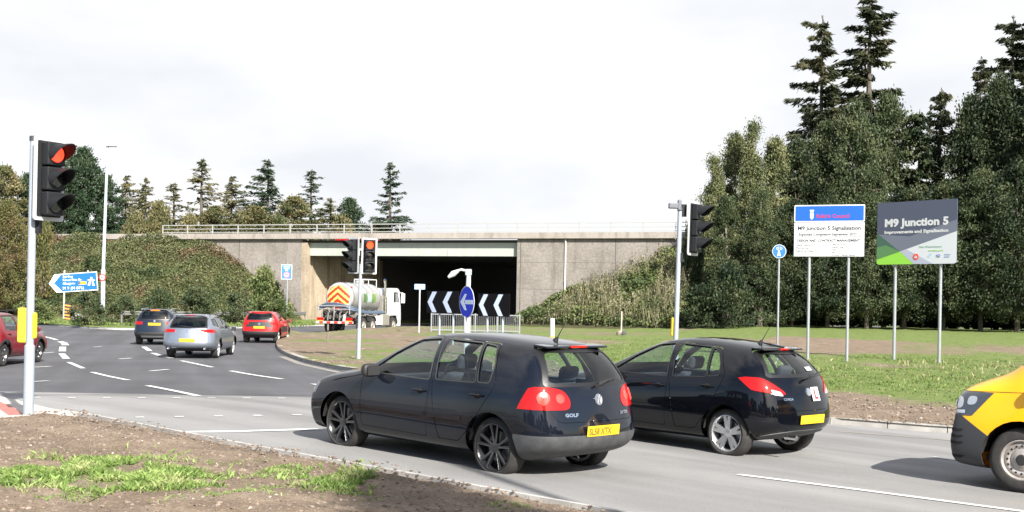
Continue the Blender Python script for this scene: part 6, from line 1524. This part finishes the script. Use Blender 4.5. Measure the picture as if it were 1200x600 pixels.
tw('Stirling', .37, 73.5, 325.6); tw('Kincardine Br.', .34, 73.5, 329.4); tw('Glasgow', .36, 73.5, 333.6); tw('M 9 (M 876)', .43, 73.5, 339.5)
b = MB(); b.prism([q(92,330),q(101,329.5),q(101,333),q(92,333.6)], -.012,-.008); b.build('yellow_patch', mat('patch_yellow', (.75,.42,.02), .5), t)
b = MB(); b.lathe([(.10,-.014),(.001,-.014)], 12, Matrix.Translation((q(93,331.6)[0],0,q(93,331.6)[1]))); b.build('black_symbol', txt_dark, t)
b = MB(); g = q(106.5,329); b.prism([(g[0]-.08,g[1]-.35),(g[0]-.26,g[1]-.35),(g[0]-.08,g[1]+.15),(g[0]-.02,g[1]+.15)],-.011,-.008); b.prism([(g[0]+.08,g[1]-.35),(g[0]+.26,g[1]-.35),(g[0]+.08,g[1]+.15),(g[0]+.02,g[1]+.15)],-.011,-.008); b.prism([(g[0]-.26,g[1]+.02),(g[0]+.26,g[1]+.02),(g[0]+.26,g[1]+.09),(g[0]-.26,g[1]+.09)],-.0125,-.0112); b.prism([(g[0]-.09,g[1]+.17),(g[0]+.09,g[1]+.17),(g[0]+.06,g[1]+.27),(g[0]-.06,g[1]+.27)],-.011,-.008); b.build('motorway_symbol', sw, t)
# --- striped marker post beside it
P = atY(79,376,88); t = sign_root('marker_post', 'orange and black striped marker board at the foot of the direction sign', 'marker', (P.x,P.y,.15))
b = MB(); b.box((-.05,0,-.2),(.05,.08,.9)); b.build('post', m_p, t); b = MB(); b.box((-.22,-.03,.15),(.22,.0,1.35)); bd = b.build('board', mat('marker_black', (.03,.03,.03), .6), t)
for k_ in range(5): b = MB(); z = .22+.23*k_; b.prism([(-.21,z+.10),(-.21,z),(.21,z-.05+.0),(.21,z+.05)], -.036,-.03); b.build('stripe', mat('marker_orange', (.75,.28,.04), .5), bd)
b = MB(); b.prism([(.30,.1),(1.0,.1),(1.0,.45),(.5,.85),(.30,.85)], 0, .3); b.build('concrete_block', kerb_m, t)
# --- lamp column with the speed roundel
Y0 = 97.; P = atY(120.5,350,Y0); t = sign_root('lamp_column', 'tall pale lamp column standing on the left bank behind the direction sign', 'street lamp', (P.x,P.y,1.9)); ht = atY(123,171.5,Y0).z-1.9
b = MB(); b.tube([(0,0,-1),(0,0,2.2),(0,0,2.25),(.16,0,ht)], [.17,.17,.13,.09], 14); b.build('column', mat('column_paint', (.42,.46,.52), .5), t, True)
b = MB(); b.box((.1,-.2,ht-.03),(.85,.2,ht+.07)); bevel_mod(b.build('lantern', steel, t), .03)
zz = atY(120,325,Y0).z-1.9; b = MB(); b.lathe([(.001,-.20),(.28,-.20),(.28,-.17)], 24, Matrix.Translation((.0,0,zz))); ro = b.build('speed_sign', mat('roundel_red', (.65,.03,.03), .4), t); b = MB(); b.lathe([(.20,-.204),(.001,-.204)], 24, Matrix.Translation((0,0,zz))); b.build('roundel_face', sw, ro)
text('40', .26, txt_dark, ro, (0,-.208,zz-.09), align='CENTER', bold=.006)
# --- blue rectangular sign left of the bridge
Y0 = 99.; P = atY(336,371,Y0); t = sign_root('blue_road_sign', 'small upright blue rectangular road sign in front of the wing wall', 'sign', (P.x,P.y,.2), R(12)); q = lambda px, py: ((atY(px,py,Y0).x-P.x), atY(px,py,Y0).z-.2)
post(t, 0, q(336,307)[1], .055, .05); a_, c_ = q(329.8,310), q(342,327.5)
panel(t, [(a_[0],c_[1]),(c_[0],c_[1]),(c_[0],a_[1]),(a_[0],a_[1])], sw, r=.04); bf = panel(t, [(a_[0]+.04,c_[1]+.04),(c_[0]-.04,c_[1]+.04),(c_[0]-.04,a_[1]-.04),(a_[0]+.04,a_[1]-.04)], mat('bright_blue', (.03,.16,.75), .4), -.008,-.004,'blue_face')
mx_ = (a_[0]+c_[0])/2; b = MB(); b.lathe([(.24,-.009),(.24,-.012),(.001,-.012)], 24, Matrix.Translation((mx_,0,c_[1]+.36))); r2 = b.build('red_ring', mat('roundel_red'), bf); b = MB(); b.lathe([(.18,-.0125),(.18,-.014),(.001,-.014)], 24, Matrix.Translation((mx_,0,c_[1]+.36))); b.build('ring_face', sw, r2)
b = MB(); b.box((mx_-.13,-.018,c_[1]+.30),(mx_+.13,-.0145,c_[1]+.42)); b.build('vehicle_symbol', txt_dark, r2)
text('Low bridge', .14, sw, bf, (mx_,-.011,a_[1]-.22), align='CENTER', bold=.003) if 0 else None
b = MB(); [b.box((mx_-.26+.04*j,-.011,a_[1]-.20-.14*j),(mx_+.26-.04*j,-.009,a_[1]-.14-.14*j)) for j in range(2)]; b.box((mx_-.1,-.011,a_[1]-.50),(mx_+.1,-.009,a_[1]-.38)); b.build('blurred_lettering', sw, bf)
# --- small blue plate on a thin post by the opening
p = atf(491, 389.8, isl); t = sign_root('footpath_sign', 'small pale blue plate on a thin white post in front of the bridge opening', 'sign', p); k = p.y/F
post(t, 0, atY(491,333,p.y).z-p.z, .045, .03, white_b); zz = atY(491,336,p.y).z-p.z; panel(t, [(-.30,zz-.15),(.30,zz-.15),(.30,zz+.15),(-.30,zz+.15)], mat('pale_sign_blue', (.32,.48,.68), .5)); b = MB(); b.box((-.2,-.006,zz-.03),(.2,-.0045,zz+.03)); b.build('lettering_band', sw, t)
# --- chevron boards
chev_w = mat('chevron_white', (.60,.70,.88), .5); blk = mat('board_black', (.006,.006,.008), .8, spec=.1)
def chevron(label, x0, x1, yt0, yt1, yb0, yb1, Y0, Y1, chs, posts):
    a = atY(x0, yb0, Y0); c = atY(x1, yb1, Y1); v = c-a; rz = math.atan2(v.y, v.x); gzz = isl(a.x, a.y); t = sign_root('chevron_board', label, 'sign', (a.x, a.y, gzz), rz, 'black and white chevron boards'); L = math.hypot(v.x, v.y)
    zb = a.z-gzz; zt = atY(x0, yt0, Y0).z-gzz; f = lambda px: L*((px-x0)/(x1-x0))
    panel(t, [(0,zb),(L,zb),(L,zt),(0,zt)], blk)
    w_ = L*.125
    for cx in chs:
        m_ = f(cx); zc = (zb+zt)/2; e = w_*1.25; b = MB(); b.prism([(m_,zc),(m_+e,zt-.03),(m_+e+w_*1.1,zt-.03),(m_+w_*1.15,zc)],-.009,-.004); b.prism([(m_,zc),(m_+w_*1.15,zc),(m_+e+w_*1.1,zb+.03),(m_+e,zb+.03)],-.009,-.0045); b.build('chevron', chev_w, t)
    for x in posts: post(t, f(x), zb+.4, .05, .07, steel_w2, -.3)
chevron('left black chevron board with two pale chevrons pointing left', 500, 537, 341, 342, 366.5, 369, 57, 55, (501,519), (514,530))
chevron('right black chevron board with two pale chevrons, right of the round blue arrow sign', 560, 597, 344, 344, 370.5, 372.5, 53.5, 52, (561,578.5), (570,588))
# --- keep-left sign under a swan-neck light
Y0 = 46.5; P = atY(547,400,Y0); gzz = isl(P.x, Y0); t = sign_root('keep_left_sign', 'round blue sign with white left arrow on a pole with a swan-neck lamp', 'sign', (P.x,P.y,gzz), R(0))
zt_ = atY(550.5,318,Y0).z-gzz; b = MB(); b.tube([(0,0,-.3),(0,0,1.4),(0,0,1.45),(.03,0,zt_)], [.13,.13,.10,.085], 18); b.build('post', white_b, t, True)
b = MB(); b.box((-.10,-.08,zt_-.15),(.14,.08,zt_+.08)); bevel_mod(b.build('post_cap', steel_w2, t), .02)
b = MB(); b.tube([(0,0,zt_),(-.25,0,zt_+.06),(-.45,0,zt_-.0),(-.58,0,zt_-.12)], [.05,.05,.045,.04], 10); b.build('swan_neck', white_b, t, True)
b = MB(); b.tube([(-.36,0,zt_+.02),(-.55,0,zt_-.10),(-.74,0,zt_-.24)], [.06,.12,.05], 14); b.build('lantern', white_b, t, True)
zc = atY(547,354,Y0).z-gzz; r = 19/(F/Y0); M = Matrix.Translation((-.02,-.17,zc)) @ Matrix.Rotation(R(-61), 4, 'Z')
b = MB(M); b.lathe([(.001,.01),(r,.01),(r,-.006),(.001,-.006)], 40); dk_ = b.build('disc', sw, t); b = MB(M); b.lathe([(r*.95,-.006),(r*.95,-.010),(.001,-.010)], 40); b.build('blue_face', mat('bright_blue2', (.012,.04,.62), .5, spec=.2), dk_)
b = MB(M); a = r*.13; b.prism([(-.2*r,-a),(.85*r,-a),(.85*r,a),(-.2*r,a)],-.014,-.010); b.prism([(-.85*r,0),(-.25*r,-.5*r),(.02*r,-.5*r),(-.35*r,0)],-.0145,-.0102); b.prism([(-.85*r,0),(-.35*r,0),(.02*r,.5*r),(-.25*r,.5*r)],-.0145,-.0104); b.build('arrow', chev_w, dk_)
# --- pedestrian guard fence
a = atf(505.5, 388.6, isl); c = Vector((a.x+5.2, a.y-1.0, isl(a.x+5, a.y))); v = c-a; t = sign_root('pedestrian_fence', 'pale grey pedestrian guard fence in front of the bridge opening', 'fence', a, math.atan2(v.y, v.x)); L = math.hypot(v.x, v.y)
for i in range(5): b = MB(); x = L*i/4; b.box((x-.035,-.035,-.3),(x+.035,.035,1.12)); b.build('post', mat('fence_grey', (.24,.25,.27), .6), t)
for z in (.12,1.04): b = MB(); b.box((0,-.025,z-.03),(L,.025,z+.03)); b.build('rail', mat('fence_grey'), t)
b = MB(); n = int(L/.115); [b.box((L*j/n-.008,-.008,.14),(L*j/n+.008,.008,1.02)) for j in range(1, n)]; b.build('bars', mat('fence_grey'), t)
# --- small things on the island
p = atf(647, 396.5, isl); t = sign_root('bollard', 'white cylindrical bollard on the grass behind the first black car', 'bollard', p); z1 = atY(647,373,p.y).z-p.z
b = MB(); b.tube([(0,0,-.2),(0,0,z1-.02),(0,0,z1)], [.125,.125,.11], 18); b.build('shaft', white_b, t, True); b = MB(); b.tube([(0,0,0),(0,0,.12)], .132, 18); b.build('base_band', yel_box, t, True)
p = atf(728, 392.5, isl); t = sign_root('marker_stake', 'thin pale stake standing in a lump of rubble on the grass', 'stake', p); z1 = atY(728,365,p.y).z-p.z
b = MB(); b.tube([(0,0,-.2),(0,0,z1)], .04, 8); b.build('stake', mat('stake_wood', (.55,.45,.36), .8), t)
for x, m_ in ((-.12, mat('rubble', (.24,.21,.17), .9, var=.3, vscale=9)), (.14, mat('rubble_dark', (.06,.06,.06), .9))):
    bm = bmesh.new(); bmesh.ops.create_icosphere(bm, subdivisions=2, radius=.17)
    for v_ in bm.verts: v_.co *= 1+.35*mn.noise(v_.co*6+Vector((x*9,0,0)))
    bm_obj('rubble', bm, [m_], t, False, (x, -.05, .10))
p = atf(746, 382.5, isl); tag_ = MB(); tag_.tube([(0,0,-.2),(0,0,.34)], .05, 8); o = tag_.build('marker_peg', white_b); o.location = p; tag(o, 'short white peg in the grass near the thin stake', 'peg')
p = atf(384, 399.5, isl); t = sign_root('marker_post', 'short brown post in the bare soil left of the two-headed signal', 'post', p); b = MB(); b.tube([(0,0,-.2),(0,0,.72),(0,0,.78)], [.045,.045,.03], 10); b.build('post', mat('post_brown', (.16,.13,.11), .8), t); b = MB(); b.tube([(0,0,.42),(0,0,.50)], .05, 10); b.build('band', plastic, t)
# --- red car on the motorway
S = spec(L=4.3, W=1.8, Hh=1.46, wb=2.6, fo=.9, paint=paint_red); p = bl(15.6, -2.6)
thc = BR+math.pi; t, _, _ = build_car('motorway_car', 'red car on the motorway bridge, only its roof above the parapet', 'car', S, (p.x, p.y, 6.48), thc)
b = MB(); b.box((-42,-13,6.3),(SP+42,-.62,6.48)); o = st(b.build('motorway', asph_d)); o.location = (Wr.x, Wr.y, 0); o.rotation_euler = (0,0,BR)
t = sign_root('lamp_column', 'tall lamp column on the verge behind the viewpoint', 'street lamp', (6.7,-1.3,0)); b = MB(); b.tube([(0,0,-.3),(0,0,1.5),(0,0,12.7)], [.12,.1,.06], 10); b.build('column', mat('column_paint'), t, True); b = MB(); b.box((-.2,-.1,12.65),(.6,.1,12.75)); b.build('lantern', steel, t)
